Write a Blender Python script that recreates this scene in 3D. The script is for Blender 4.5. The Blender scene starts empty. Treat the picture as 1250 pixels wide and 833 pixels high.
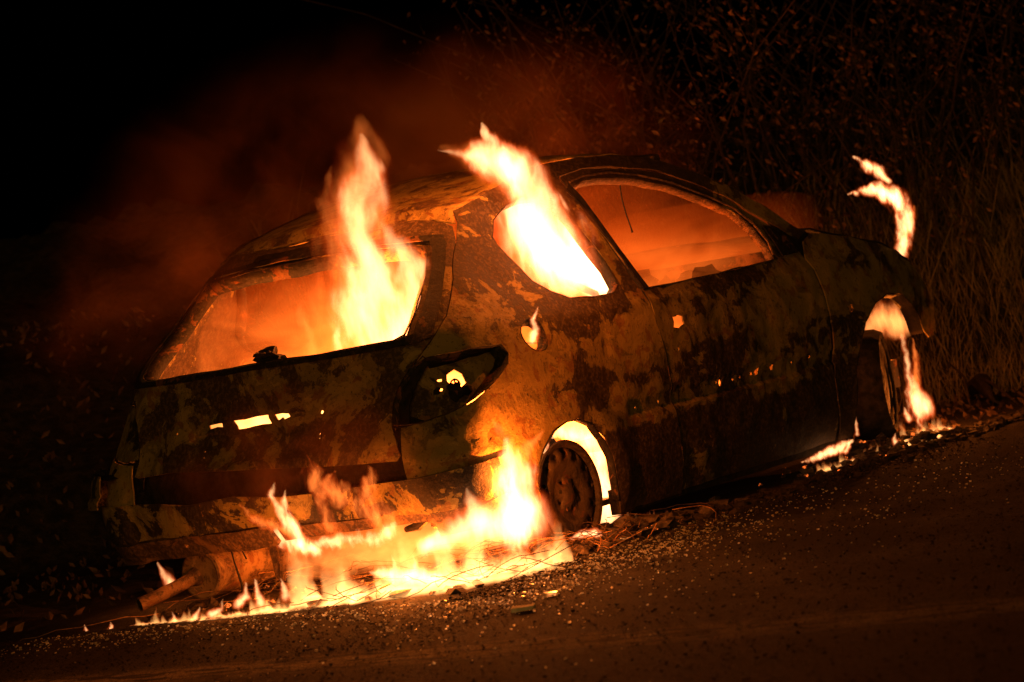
import bpy, bmesh, math, random
import numpy as np
from mathutils import Vector, noise as mnoise
from mathutils.geometry import delaunay_2d_cdt
random.seed(7)
rng = np.random.default_rng(7)
SC_ = bpy.context.scene
COL = SC_.collection

# ------------------------------------------------------------------ camera
CAM = (-8.1414, -6.3709, 0.9647)
YAW, PITCH, ROLL = 0.6112, -0.0213, -0.1722
cam_d = bpy.data.cameras.new("camera")
cam = bpy.data.objects.new("camera", cam_d)
COL.objects.link(cam)
f_ = Vector((math.cos(PITCH) * math.cos(YAW), math.cos(PITCH) * math.sin(YAW), math.sin(PITCH)))
r_ = f_.cross(Vector((0, 0, 1))).normalized()
u_ = r_.cross(f_)
r2 = r_ * math.cos(ROLL) + u_ * math.sin(ROLL)
u2 = -r_ * math.sin(ROLL) + u_ * math.cos(ROLL)
from mathutils import Matrix
M = Matrix((r2, u2, -f_)).transposed().to_4x4()
M.translation = Vector(CAM)
cam.matrix_world = M
cam_d.sensor_width = 36
cam_d.lens = 3500 / 1250 * 36
cam_d.clip_end = 400
cam_d.dof.use_dof = True
cam_d.dof.focus_distance = 10.2
cam_d.dof.aperture_fstop = 4.5
SC_.camera = cam

# ------------------------------------------------------------------ night sky, exposure
w = bpy.data.worlds.new("World")
SC_.world = w
w.use_nodes = True
nt = w.node_tree
bg = nt.nodes["Background"]
sky = nt.nodes.new("ShaderNodeTexSky")
sky.sky_type = 'NISHITA'
sky.sun_disc = False
sky.sun_elevation = math.radians(-8)
sky.sun_rotation = math.radians(120)
nt.links.new(sky.outputs[0], bg.inputs[0])
bg.inputs[1].default_value = 0.006
SC_.view_settings.view_transform = 'Standard'
SC_.view_settings.look = 'None'
SC_.view_settings.gamma = 1
SC_.view_settings.exposure = 0
cy = SC_.cycles
cy.max_bounces = 5
cy.diffuse_bounces = 2
cy.glossy_bounces = 2
cy.transparent_max_bounces = 24
cy.volume_bounces = 0
cy.sample_clamp_indirect = 2.0
cy.sample_clamp_direct = 0
cy.volume_step_rate = 1.0
cy.volume_max_steps = 256
cy.use_denoising = True

# ------------------------------------------------------------------ lamps: the light the fires give, and an added warm fill
def fire_light(loc, power, color=(1, .19, .016), r=0.0):
    d = bpy.data.lights.new("fire_light", 'POINT')
    d.energy = power
    d.color = color
    d.shadow_soft_size = r
    o = bpy.data.objects.new("fire_light", d)
    o.location = loc
    COL.objects.link(o)
    return o
for loc, p in (((-.30,-.33,1.02),28),((.20,-.98,1.20),16),((-.15,-.1,.58),26),((.9,0,.55),12),((-.36,-.36,1.40),12),((.02,-.70,1.50),14),((-.30,.25,1.0),5),((-.44,-.93,.30),30),((-.30,.15,.16),6),((-.55,-.62,.16),14),
               ((-.76,-.60,.09),9),((.52,-.48,.20),12),((3.35,-.40,1.05),18),((2.95,-.60,.46),12),((2.90,-.80,.18),7),((-.86,-.42,.34),1.2),((-.88,.05,.12),2.6),((-.80,-.18,.20),1.5),((-.30,.85,.12),2)):
    fire_light(loc, p)
sun_d = bpy.data.lights.new("warm_fill", 'SUN')  # soft warm fill added from the camera side, no source in view
sun_d.energy = 0.50
sun_d.angle = math.radians(25)
sun_d.color = (1, .50, .09)
sun = bpy.data.objects.new("warm_fill", sun_d)
sun.rotation_euler = Vector((0.80, 0.52, -0.06)).to_track_quat('-Z', 'Y').to_euler()
COL.objects.link(sun)

# ------------------------------------------------------------------ helpers
def setp(o, label=None, cat=None, group=None, kind=None):
    if label: o['label'] = label
    if cat: o['category'] = cat
    if group: o['group'] = group
    if kind: o['kind'] = kind
    return o

def empty(name, loc=(0, 0, 0), **k):
    o = bpy.data.objects.new(name, None)
    o.location = loc
    o.empty_display_size = .1
    COL.objects.link(o)
    return setp(o, **k)

def mobj(name, v, f, mat, parent=None, smooth=True, angle=40, **k):
    me = bpy.data.meshes.new(name)
    me.from_pydata([tuple(map(float, p)) for p in v], [], f)
    me.update()
    if smooth:
        me.polygons.foreach_set('use_smooth', [True] * len(me.polygons))
        me.set_sharp_from_angle(angle=math.radians(angle))
    if mat: me.materials.append(mat)
    o = bpy.data.objects.new(name, me)
    COL.objects.link(o)
    if parent:
        o.parent = parent
        if parent.type == 'EMPTY' and parent.location.length > 0:
            o.location = -parent.location
    return setp(o, **k)

class MB:
    def __init__(s): s.v = []; s.f = []
    def add(s, v, f):
        n = len(s.v); s.v += [tuple(map(float, p)) for p in v]; s.f += [tuple(i + n for i in q) for q in f]; return s
    def tube(s, pts, r, n=8, cap=True):
        pts = [Vector(p) for p in pts]
        rs = r if hasattr(r, '__len__') else [r] * len(pts)
        V = []; F = []
        ref = None
        for i, p in enumerate(pts):
            t = (pts[min(i + 1, len(pts) - 1)] - pts[max(i - 1, 0)]).normalized()
            if ref is None: ref = t.orthogonal().normalized()
            ref = (ref - t * ref.dot(t)).normalized()
            b = t.cross(ref)
            for k in range(n):
                a = 2 * math.pi * k / n
                V.append(p + (ref * math.cos(a) + b * math.sin(a)) * rs[i])
        for i in range(len(pts) - 1):
            for k in range(n):
                F.append((i * n + k, i * n + (k + 1) % n, (i + 1) * n + (k + 1) % n, (i + 1) * n + k))
        if cap:
            F.append(tuple(range(n - 1, -1, -1))); m = (len(pts) - 1) * n
            F.append(tuple(range(m, m + n)))
        return s.add(V, F)
    def box(s, a, b, m=None):
        V = [(x, y, z) for x in (a[0], b[0]) for y in (a[1], b[1]) for z in (a[2], b[2])]
        if m is not None: V = [m @ Vector(p) for p in V]
        return s.add(V, [(0, 1, 3, 2), (4, 6, 7, 5), (0, 4, 5, 1), (2, 3, 7, 6), (0, 2, 6, 4), (1, 5, 7, 3)])
    def build(s, name, mat, parent=None, **k): return mobj(name, s.v, s.f, mat, parent, **k)

def rough(mb_v, amp, sc, seed=0):
    return [tuple(Vector(p) + mnoise.noise_vector(Vector(p) * sc + Vector((seed, 0, 0))) * amp) for p in mb_v]

def lump(c, r, seed, sub=2, amp=.35, flat=1.0):
    bm = bmesh.new(); bmesh.ops.create_icosphere(bm, subdivisions=sub, radius=1)
    V = []
    for v in bm.verts:
        p = v.co.normalized()
        q = p * (1 + amp * mnoise.noise(p * 1.7 + Vector((seed, seed * .3, 0))) * 2 + amp * .5 * mnoise.noise(p * 4 + Vector((seed, 0, 9))))
        V.append((c[0] + q.x * r[0], c[1] + q.y * r[1], c[2] + q.z * r[2] * flat))
    F = [tuple(v.index for v in f.verts) for f in bm.faces]
    bm.free()
    return V, F

# ------------------------------------------------------------------ materials
class N:
    """small node-graph writer"""
    def __init__(s, name):
        s.m = bpy.data.materials.new(name); s.m.use_nodes = True
        s.t = s.m.node_tree; s.t.nodes.clear()
        s.out = s.t.nodes.new('ShaderNodeOutputMaterial')
        s.tc = s.t.nodes.new('ShaderNodeTexCoord')
    def n(s, typ, **k):
        o = s.t.nodes.new('ShaderNode' + typ)
        for a, b in k.items(): setattr(o, a, b)
        return o
    def l(s, a, b): s.t.links.new(a, b)
    def put(s, sock, v):
        if isinstance(v, bpy.types.NodeSocket): s.l(v, sock)
        else: sock.default_value = v
    def math(s, op, a, b=None, c=None, clamp=False):
        o = s.n('Math', operation=op, use_clamp=clamp)
        s.put(o.inputs[0], a)
        if b is not None: s.put(o.inputs[1], b)
        if c is not None: s.put(o.inputs[2], c)
        return o.outputs[0]
    def vm(s, op, a, b=None, c=None, scale=None):
        o = s.n('VectorMath', operation=op)
        s.put(o.inputs[0], a)
        if b is not None: s.put(o.inputs[1], b)
        if c is not None: s.put(o.inputs[2], c)
        if scale is not None: s.put(o.inputs['Scale'], scale)
        return o.outputs['Value'] if op in ('DOT_PRODUCT', 'LENGTH', 'DISTANCE') else o.outputs['Vector']
    def noise(s, vec, scale, detail=3, rough=.5, dist=0, color=False):
        o = s.n('TexNoise'); s.l(vec, o.inputs['Vector'])
        o.inputs['Scale'].default_value = scale; o.inputs['Detail'].default_value = detail
        o.inputs['Roughness'].default_value = rough; o.inputs['Distortion'].default_value = dist
        return o.outputs['Color' if color else 'Fac']
    def ramp(s, f, a, b, lo=0., hi=1., smooth=True):
        o = s.n('MapRange', interpolation_type='SMOOTHSTEP' if smooth else 'LINEAR')
        s.l(f, o.inputs[0])
        for i, v in enumerate((a, b, lo, hi)): o.inputs[i + 1].default_value = v
        return o.outputs[0]
    def mix(s, f, a, b):
        o = s.n('Mix', data_type='RGBA')
        s.put(o.inputs[0], f)
        s.put(o.inputs[6], a if isinstance(a, bpy.types.NodeSocket) else (*a, 1))
        s.put(o.inputs[7], b if isinstance(b, bpy.types.NodeSocket) else (*b, 1))
        return o.outputs[2]
    def bsdf(s, col, rough=.7, metal=0., spec=.3, bump=None, bstr=.3, bdist=.01):
        b = s.n('BsdfPrincipled')
        s.put(b.inputs['Base Color'], col if isinstance(col, bpy.types.NodeSocket) else (*col, 1))
        s.put(b.inputs['Roughness'], rough); b.inputs['Metallic'].default_value = metal
        b.inputs['Specular IOR Level'].default_value = spec
        if bump is not None:
            u = s.n('Bump'); u.inputs['Strength'].default_value = bstr; u.inputs['Distance'].default_value = bdist
            s.l(bump, u.inputs['Height']); s.l(u.outputs[0], b.inputs['Normal'])
        s.l(b.outputs[0], s.out.inputs['Surface'])
        return s.m

def paint_mat(name, ochre, dark, thr, seed=0.0, rust=.5, sc=2.4, topsoot=.12, bands=False):
    g = N(name); P = g.tc.outputs['Object']
    mp = g.n('Mapping'); g.l(P, mp.inputs[0]); mp.inputs['Location'].default_value = (seed, seed * 1.7, seed * .6)
    P = mp.outputs[0]
    big = g.noise(P, sc, 12, .66, .9)
    med = g.noise(P, 9, 8, .62, .8)
    fine = g.noise(P, 70, 5, .7)
    grain = g.noise(P, 260, 2, .6)
    f = g.math('ADD', big, g.math('MULTIPLY', g.math('SUBTRACT', med, .5), .55))
    f = g.math('ADD', f, g.math('MULTIPLY', g.math('SUBTRACT', fine, .5), .10))
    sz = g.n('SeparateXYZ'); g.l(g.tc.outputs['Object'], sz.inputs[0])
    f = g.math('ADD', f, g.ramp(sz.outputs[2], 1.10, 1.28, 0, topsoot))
    if bands:      # soot lies in bands under the windows; tone also darker towards the sills
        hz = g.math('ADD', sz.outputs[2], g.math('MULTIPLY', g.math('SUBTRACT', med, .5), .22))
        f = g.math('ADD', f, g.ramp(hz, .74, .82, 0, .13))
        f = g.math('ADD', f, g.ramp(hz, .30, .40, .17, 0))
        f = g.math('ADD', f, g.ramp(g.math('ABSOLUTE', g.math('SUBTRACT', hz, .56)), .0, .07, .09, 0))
    soot = g.ramp(f, thr - .012, thr + .012)
    light = g.ramp(f, thr - .10, thr - .02, .55, 0)      # paler, cleaner film inside the patches
    edge = g.ramp(g.math('ABSOLUTE', g.math('SUBTRACT', f, thr - .055)), 0, .012, 1, 0)
    o1 = g.mix(g.ramp(med, .35, .65), ochre, tuple(c * .62 for c in ochre))
    o1 = g.mix(light, o1, tuple(min(1, c * 1.35) for c in ochre))
    o1 = g.mix(g.math('MULTIPLY', edge, .55), o1, (.035, .022, .012))
    o1 = g.mix(g.ramp(fine, .60, .66, 0, .85), o1, (.02, .014, .009))
    rs = g.ramp(g.noise(P, 14, 6, .65, .5), .56, .60, 0, rust)
    o1 = g.mix(rs, o1, (.15, .05, .016))
    sc_ = g.mix(g.ramp(fine, .45, .62), dark, tuple(c * 2.6 for c in dark))
    sc_ = g.mix(g.ramp(g.noise(P, 45, 5, .7), .60, .66, 0, .6), sc_, (.11, .07, .03))
    col = g.mix(soot, o1, sc_)
    h = g.math('ADD', g.math('MULTIPLY', f, 1.2), g.math('ADD', g.math('MULTIPLY', fine, .5), g.math('MULTIPLY', grain, .15)))
    return g.bsdf(col, g.ramp(fine, .3, .7, .55, .85), 0, .25, h, .55, .012)

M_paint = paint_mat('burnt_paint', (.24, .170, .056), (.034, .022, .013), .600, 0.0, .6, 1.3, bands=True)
M_paintdark = paint_mat('sooty_paint', (.26, .18, .06), (.045, .028, .016), .50, 3.1, .7, 2.6)
M_valance = paint_mat('peeling_paint', (.26, .19, .06), (.022, .016, .011), .50, 11.3, .5, 5, 0)
M_roof = paint_mat('scorched_roof', (.28, .20, .07), (.06, .036, .02), .56, 5.3, .7, 3.0, 0)
M_frame = paint_mat('charred_frame', (.13, .06, .025), (.012, .010, .009), .42, 8.7, .9, 7)
M_steel = paint_mat('heat_stained_steel', (.22, .12, .055), (.06, .035, .02), .50, 2.2, .6, 6)
M_rim = paint_mat('scorched_rim', (.05, .034, .022), (.018, .013, .010), .5, 4.2, .4, 8)

def simple_mat(name, a, b, sc=20, rough=.85, bstr=.6, bdist=.01):
    g = N(name); P = g.tc.outputs['Object']
    n1 = g.noise(P, sc, 6, .65); n2 = g.noise(P, sc * 6, 3, .6)
    return g.bsdf(g.mix(g.ramp(n1, .35, .65), a, b), rough, 0, .2, g.math('ADD', n1, g.math('MULTIPLY', n2, .3)), bstr, bdist)
M_char = simple_mat('char', (.008, .007, .006), (.03, .022, .016), 30)
M_ash = simple_mat('ash', (.10, .075, .055), (.02, .015, .012), 25)
M_int = simple_mat('burnt_interior', (.16, .10, .06), (.05, .03, .018), 9)

def asphalt():
    g = N('asphalt'); P = g.tc.outputs['Object']
    n1 = g.noise(P, 1.3, 6, .6); n2 = g.noise(P, 120, 4, .75); n3 = g.noise(P, 420, 2, .6); n4 = g.noise(P, 9, 6, .65, .5)
    n5 = g.noise(P, 34, 5, .7)
    c = g.mix(g.ramp(n2, .35, .68), (.016, .015, .013), (.085, .075, .065))
    c = g.mix(g.ramp(n5, .50, .62, 0, .6), c, (.008, .007, .006))
    c = g.mix(g.ramp(n5, .30, .38, .5, 0), c, (.075, .065, .055))
    c = g.mix(g.ramp(n1, .40, .62, .85, 0), c, (.010, .008, .007))
    c = g.mix(g.ramp(n4, .57, .64, 0, .55), c, (.012, .010, .009))
    # worn pale scuff along the lane
    sx = g.n('SeparateXYZ'); g.l(P, sx.inputs[0])
    mp = g.n('Mapping'); g.l(P, mp.inputs[0]); mp.inputs['Scale'].default_value = (6, 1.6, 1)
    st = g.noise(mp.outputs[0], 3.2, 5, .6, .4)
    dx = g.math('ABSOLUTE', g.math('ADD', sx.outputs[0], g.math('MULTIPLY_ADD', n1, .10, 1.95)))
    m = g.math('MULTIPLY', g.ramp(dx, .03, .20, 1, 0), g.ramp(st, .44, .52))
    m = g.math('MULTIPLY', m, g.ramp(n2, .42, .52))
    c = g.mix(g.math('MULTIPLY', m, .95), c, (.34, .29, .24))
    return g.bsdf(c, .92, 0, .12, g.math('ADD', n2, g.math('ADD', g.math('MULTIPLY', n3, .4), g.math('MULTIPLY', n5, 1.5))), 1.0, .022)
M_road = asphalt()
M_soil = simple_mat('verge_soil', (.045, .032, .022), (.012, .010, .008), 14, .9, 1, .03)
M_can = paint_mat('tinned_steel', (.24,.155,.08), (.07,.04,.022), .52, 6.2, .7, 7, 0)
def leafy(name, a, b, sc=3, rough=.7, tr=0):
    g = N(name); P = g.tc.outputs['Object']
    oi = g.noise(P, sc, 3, .6)
    return g.bsdf(g.mix(g.ramp(oi, .35, .65), a, b), rough, 0, .3)
M_grass = leafy('dry_grass', (.30, .20, .09), (.10, .08, .03), 5)
M_leaf = leafy('thicket_leaf', (.24, .10, .05), (.03, .026, .012), 9, .5)
M_twig = leafy('twig', (.05, .032, .022), (.018, .012, .009), 8)
M_litter = leafy('litter_leaf', (.13, .07, .035), (.05, .03, .018), 9)
gg = N('broken_glass'); M_glass = gg.bsdf((.9, .93, .9), .28, 0, .5); M_glass.node_tree.nodes['Principled BSDF'].inputs['Transmission Weight'].default_value = .9; M_glass.node_tree.nodes['Principled BSDF'].inputs['IOR'].default_value = 1.25
gg = N('ember'); P_ = gg.tc.outputs['Object']; n_ = gg.noise(P_, 40, 4, .6)
b_ = gg.n('BsdfPrincipled'); b_.inputs['Base Color'].default_value = (.03, .02, .015, 1); b_.inputs['Roughness'].default_value = .9
b_.inputs['Emission Color'].default_value = (1, .16, .02, 1); gg.l(gg.ramp(n_, .50, .68, 0, 2.2), b_.inputs['Emission Strength']); gg.l(b_.outputs[0], gg.out.inputs['Surface']); M_ember = gg.m


# flame: emission that thins out from the tongue's core line to its edge
def flame_mat(name, pts, S, core=(1, .45, .17), edge=(1, .085, .005), p=1.7, rag=1.0, streak=9., warp=.35, soft=1.0, step=1.0, zs=.35, seed=0.):
    g = N(name)
    P = g.tc.outputs['Object']
    rm = max(q[3] for q in pts)
    wn = g.noise(g.vm('ADD', P, (seed, seed * 2.1, seed * .7)), .55 / rm if rm > .03 else .9 / rm, 2, .55, 0, True)
    wv = g.vm('SCALE', g.vm('SUBTRACT', wn, (.5, .5, .5)), scale=warp * rm * 2)
    Q = g.vm('ADD', P, wv)
    cur = None
    for a, b in zip(pts[:-1], pts[1:]):
        A = Vector(a[:3]); B = Vector(b[:3]); BA = B - A
        pa = g.vm('SUBTRACT', Q, tuple(A))
        h = g.math('MULTIPLY', g.vm('DOT_PRODUCT', pa, tuple(BA / BA.dot(BA))), 1, clamp=True)
        d = g.vm('DISTANCE', pa, g.vm('SCALE', tuple(BA), scale=h))
        v = g.math('DIVIDE', d, g.math('MULTIPLY_ADD', h, b[3] - a[3], a[3]))
        cur = v if cur is None else g.math('SMOOTH_MIN', cur, v, .15)
    mp = g.n('Mapping'); g.l(Q, mp.inputs[0]); mp.inputs['Scale'].default_value = (1, 1, zs)
    mp.inputs['Location'].default_value = (seed, -seed, seed * .5)
    sn = g.noise(mp.outputs[0], streak, 4, .6)
    wgt = g.math('ADD', g.math('SUBTRACT', 1.0, cur), g.math('MULTIPLY', g.math('SUBTRACT', sn, .5), 1.7 * rag))
    s2 = g.noise(mp.outputs[0], streak * 3.2, 2, .6)
    wgt = g.math('ADD', wgt, g.math('MULTIPLY', g.math('SUBTRACT', s2, .5), .7 * rag))
    wgt = g.math('MULTIPLY', wgt, g.ramp(cur, .80, 1.22, 1, 0))
    wgt = g.math('MULTIPLY', wgt, 1 / soft, clamp=True)
    I = g.math('POWER', wgt, p)
    col = g.mix(g.ramp(I, 0, .55), edge, core)
    e = g.n('Emission'); g.l(col, e.inputs['Color']); g.l(g.math('MULTIPLY', I, S), e.inputs['Strength'])
    g.l(e.outputs[0], g.out.inputs['Volume'])
    g.m.cycles.volume_step_rate = step
    g.m.cycles.volume_interpolation = 'LINEAR' if hasattr(g.m.cycles, 'volume_interpolation') else 'LINEAR'
    return g.m

def catmull(pts, n=4):
    P = [np.array(p, float) for p in pts]
    P = [2 * P[0] - P[1]] + P + [2 * P[-1] - P[-2]]
    out = []
    for i in range(1, len(P) - 2):
        for k in range(n):
            t = k / n
            out.append(.5 * ((2 * P[i]) + (-P[i - 1] + P[i + 1]) * t + (2 * P[i - 1] - 5 * P[i] + 4 * P[i + 1] - P[i + 2]) * t * t + (-P[i - 1] + 3 * P[i] - 3 * P[i + 1] + P[i + 2]) * t ** 3))
    out.append(P[-2])
    return out

FCOUNT = [0]
def tongue(name, pts, S, parent=None, hull=1.28, **k):
    FCOUNT[0] += 1
    seed = FCOUNT[0] * 1.37
    mk = {a: k.pop(a) for a in list(k) if a in ('core', 'edge', 'p', 'rag', 'streak', 'warp', 'soft', 'step', 'zs')}
    rm = max(q[3] for q in pts)
    mk.setdefault('streak', min(60, 1.1 / rm + 4))
    mat = flame_mat('flame_%d' % FCOUNT[0], pts, S, seed=seed, **mk)
    c = catmull(pts, 4)
    P = [Vector(q[:3]) for q in c]
    r = [max(q[3], .003) * hull for q in c]
    # rounded start so the volume closes softly
    d0 = (P[0] - P[1]).normalized(); d1 = (P[-1] - P[-2]).normalized()
    P = [P[0] + d0 * r[0] * .95, P[0] + d0 * r[0] * .6] + P + [P[-1] + d1 * r[-1] * 2]
    r = [r[0] * .3, r[0] * .8] + r + [r[-1] * .3]
    mb = MB().tube(P, r, 10)
    mb.v = rough(mb.v, rm * .12, .9 / rm, seed)
    return mb.build(name, mat, parent, **k)

# ------------------------------------------------------------------ body surface of the car: s runs round the plan outline, z is height
def sm(a, b, x):
    t = np.clip((x - a) / (b - a), 0, 1); return t * t * (3 - 2 * t)
ZW = [(-.1,.70),(.08,.775),(.2,.815),(.4,.826),(.55,.826),(.7,.812),(.8,.785),(.88,.748),(1.0,.70),(1.15,.64),(1.25,.595),(1.32,.55),(1.40,.47)]
ZR = [(-.1,.08),(.15,.04),(.3,-.05),(.5,-.06),(.6,-.02),(.75,.03),(.86,.07),(.95,.17),(1.05,.28),(1.15,.41),(1.22,.52),(1.3,.72),(1.40,.95)]
def cub(T, z):
    X = np.array([a for a, b in T]); Y = np.array([b for a, b in T])
    z = np.clip(z, X[0], X[-1]); i = np.clip(np.searchsorted(X, z) - 1, 0, len(X) - 2)
    m = np.gradient(Y, X); h = X[i + 1] - X[i]; t = (z - X[i]) / h
    return (2*t**3-3*t**2+1)*Y[i]+(t**3-2*t**2+t)*h*m[i]+(-2*t**3+3*t**2)*Y[i+1]+(t**3-t**2)*h*m[i+1]
HW = .826; XR = -.64
def surf(s, z):
    s = np.asarray(s, float); z = np.asarray(z, float); sg = np.where(s < 0, -1, 1); a = np.abs(s)
    RC = .15 + .15 * sm(.45, .8, z); sc = HW - RC; sa = sc + RC * np.pi / 2
    th = np.clip((a - sc) / RC, 0, np.pi / 2)
    y = np.where(a < sc, a, sc + RC * np.sin(th)); x = XR + RC * (1 - np.cos(th))
    x = np.where(a > sa, XR + RC + (a - sa), x)
    x = x + .10 * (np.minimum(a, .726) / HW) ** 2 * (1 - sm(.526, 1.6, a))
    x = x + cub(ZR, z) * (1 - sm(.3156, 2.1, a))
    W = cub(ZW, z) / HW
    W = W * (1 - .11 * np.clip((x - 2.2) / .9, 0, 2) ** 2)
    W = W * (1 - .10 * sm(.8, 1.1, z) * (1 - sm(-.2, 1.0, x)))
    return np.stack([x, -sg * y * W, z], -1)
def normal(s, z):
    e = 2e-3
    a = surf(s + e, z) - surf(s - e, z); b = surf(s, z + e) - surf(s, z - e)
    n = np.cross(a, b); n = n / np.linalg.norm(n, axis=-1, keepdims=True)
    return n
def s_of(x, z, side=1):
    lo, hi = .3, 5.
    for _ in range(40):
        m = (lo + hi) / 2
        if surf(m, z)[0] < x: lo = m
        else: hi = m
    return side * (lo + hi) / 2
def resample(loop, d, closed=True):
    out = []; n = len(loop)
    for i in range(n if closed else n - 1):
        a = np.array(loop[i]); b = np.array(loop[(i + 1) % n]); L = np.linalg.norm(b - a); k = max(1, int(round(L / d)))
        out += [tuple(a + (b - a) * j / k) for j in range(k)]
    if not closed: out.append(tuple(loop[-1]))
    return out
def smoothloop(loop, it=1):
    for _ in range(it):
        n = len(loop); out = []
        for i in range(n):
            a = np.array(loop[i]); b = np.array(loop[(i + 1) % n]); out += [tuple(.75 * a + .25 * b), tuple(.25 * a + .75 * b)]
        loop = out
    return loop
def inpoly(P, poly):
    P = np.asarray(P); x, y = P[:, 0], P[:, 1]; c = np.zeros(len(P), bool); n = len(poly)
    for i in range(n):
        x1, y1 = poly[i]; x2, y2 = poly[(i + 1) % n]
        if y1 == y2: continue
        k = ((y1 > y) != (y2 > y)) & (x < (x2 - x1) * (y - y1) / (y2 - y1) + x1); c ^= k
    return c
def bumps(s, z):
    """height of pressed features and of heat buckling above the smooth body, metres"""
    a = np.abs(s)
    h = np.zeros_like(a)
    # rubbing-strip channel along the flanks
    on = sm(1.80, 1.84, a) * (1 - sm(3.36, 3.40, a))
    h -= .015 * on * sm(.405, .413, z) * (1 - sm(.462, .470, z))
    # shoulder crease
    h += .006 * np.exp(-((z - .80) / .012) ** 2) * sm(1.2, 1.6, a)
    # ledge above the rear bumper line at the corners, number-plate recess in the tailgate
    h += .016 * (1 - sm(.435, .447, z)) * (1 - sm(1.02, 1.10, a)) * sm(.62, .66, a)
    h -= .016 * sm(.50, .515, z) * (1 - sm(.60, .615, z)) * (1 - sm(.28, .30, a))
    # wheel-arch flares
    for c0, r0 in ((1.44, .30), (3.87, .36)):
        d = np.hypot(a - c0, z - .20)
        h += .013 * np.exp(-((d - r0) / .05) ** 2) * (z > .05)
    return h
def panel(name, outer, holes, mat, parent, thick=.006, off=0., side=1, grid=.022, gap=.0025, buckle=.006, jit=.3, seed=0, **k):
    """one pressed sheet: outline and holes in (s, z), triangulated, laid on the body surface and given thickness"""
    outer = resample(outer, .018); holes = [resample(h, .012) for h in holes]
    if gap:
        c = np.array(outer); pr = np.roll(c, 1, 0); nx = np.roll(c, -1, 0); t = nx - pr; t /= (np.linalg.norm(t, axis=1, keepdims=True) + 1e-9)
        nrm = np.stack([-t[:, 1], t[:, 0]], 1); area = np.sum(c[:, 0] * nx[:, 1] - nx[:, 0] * c[:, 1])
        c = c + nrm * gap * (1 if area > 0 else -1); outer = [tuple(q) for q in c]
    xs = [p[0] for p in outer]; zs = [p[1] for p in outer]
    gx = np.arange(min(xs), max(xs), grid); gz = np.arange(min(zs), max(zs), grid)
    G = np.stack(np.meshgrid(gx, gz), -1).reshape(-1, 2)
    G = G + rng.uniform(-jit, jit, G.shape) * grid
    m = inpoly(G, outer)
    for h in holes: m &= ~inpoly(G, h)
    G = G[m]
    B = np.array(outer + [q for h in holes for q in h])
    # keep grid points a little off the boundary
    keep = np.ones(len(G), bool)
    for i in range(0, len(B), 400):
        d = np.abs(G[:, None, :] - B[None, i:i + 400, :]).max(-1).min(1); keep &= d > grid * .38
    G = G[keep]
    pts = [Vector(q) for q in B] + [Vector(q) for q in G]
    edges = []; o = 0
    for L in [outer] + holes:
        n = len(L); edges += [(o + i, o + (i + 1) % n) for i in range(n)]; o += n
    V2, E2, F2, *_ = delaunay_2d_cdt(pts, edges, [], 0, 1e-6)
    V2 = np.array([tuple(v) for v in V2]); F2 = [tuple(f) for f in F2]
    C = np.array([V2[list(f)].mean(0) for f in F2])
    m = inpoly(C, outer)
    for h in holes: m &= ~inpoly(C, h)
    F2 = [f for f, q in zip(F2, m) if q]
    P = surf(V2[:, 0], V2[:, 1]); Nn = normal(V2[:, 0], V2[:, 1])
    bk = np.array([mnoise.noise(Vector(p) * 5 + Vector((seed, 0, 0))) + .4 * mnoise.noise(Vector(p) * 17) for p in P]) * buckle
    h = bumps(V2[:, 0], V2[:, 1]) + off + bk
    Pa = P + Nn * h[:, None]
    Pb = Pa - Nn * thick
    if side < 0: Pa = Pa * [1, -1, 1]; Pb = Pb * [1, -1, 1]
    n = len(Pa)
    # orient faces outwards
    f0 = F2[0]; fn = np.cross(Pa[f0[1]] - Pa[f0[0]], Pa[f0[2]] - Pa[f0[0]]); N0 = Nn[f0[0]] * ([1, -1, 1] if side < 0 else [1, 1, 1])
    if np.dot(fn, N0) < 0: F2 = [f[::-1] for f in F2]
    from collections import Counter
    ed = set()
    for f in F2:
        for i in range(len(f)):
            ed.add((f[i], f[(i + 1) % len(f)]))
    rim = [(a, b) for a, b in ed if (b, a) not in ed]
    F = list(F2) + [tuple(i + n for i in f[::-1]) for f in F2] + [(b, a, a + n, b + n) for a, b in rim]
    o = mobj(name, np.vstack([Pa, Pb]), F, mat, parent, angle=35, **k)
    return o
def flange(name, loop, mat, parent, d0=0., d1=.04, side=1, shrink=1.0, closed=True, lip=0., **k):
    """a strip that turns the edge of a loop inwards by d1 metres"""
    L = np.array(resample(loop, .02, closed)); c = L.mean(0)
    rows = []
    for d, sc in ((d0, 1.0), ((d0 + d1) / 2, 1 + (shrink - 1) * .5), (d1, shrink), (d1 + .003, shrink * (1 - lip))):
        q = c + (L - c) * sc
        P = surf(q[:, 0], q[:, 1]) - normal(q[:, 0], q[:, 1]) * (d - bumps(q[:, 0], q[:, 1]))[:, None]
        if side < 0: P = P * [1, -1, 1]
        rows.append(P)
    if not lip: rows = rows[:3]
    n = len(L); F = []
    for r in range(len(rows) - 1):
        for i in range(n if closed else n - 1):
            F.append((r * n + i, r * n + (i + 1) % n, (r + 1) * n + (i + 1) % n, (r + 1) * n + i))
    V = np.vstack(rows)
    V = np.array(rough(V, .006, 9))
    o = mobj(name, V, F, mat, parent, **k)
    md = o.modifiers.new('thickness', 'SOLIDIFY'); md.thickness = .004; md.offset = 0
    return o
mir = lambda L: [(-a, b) for a, b in L][::-1]
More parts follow.
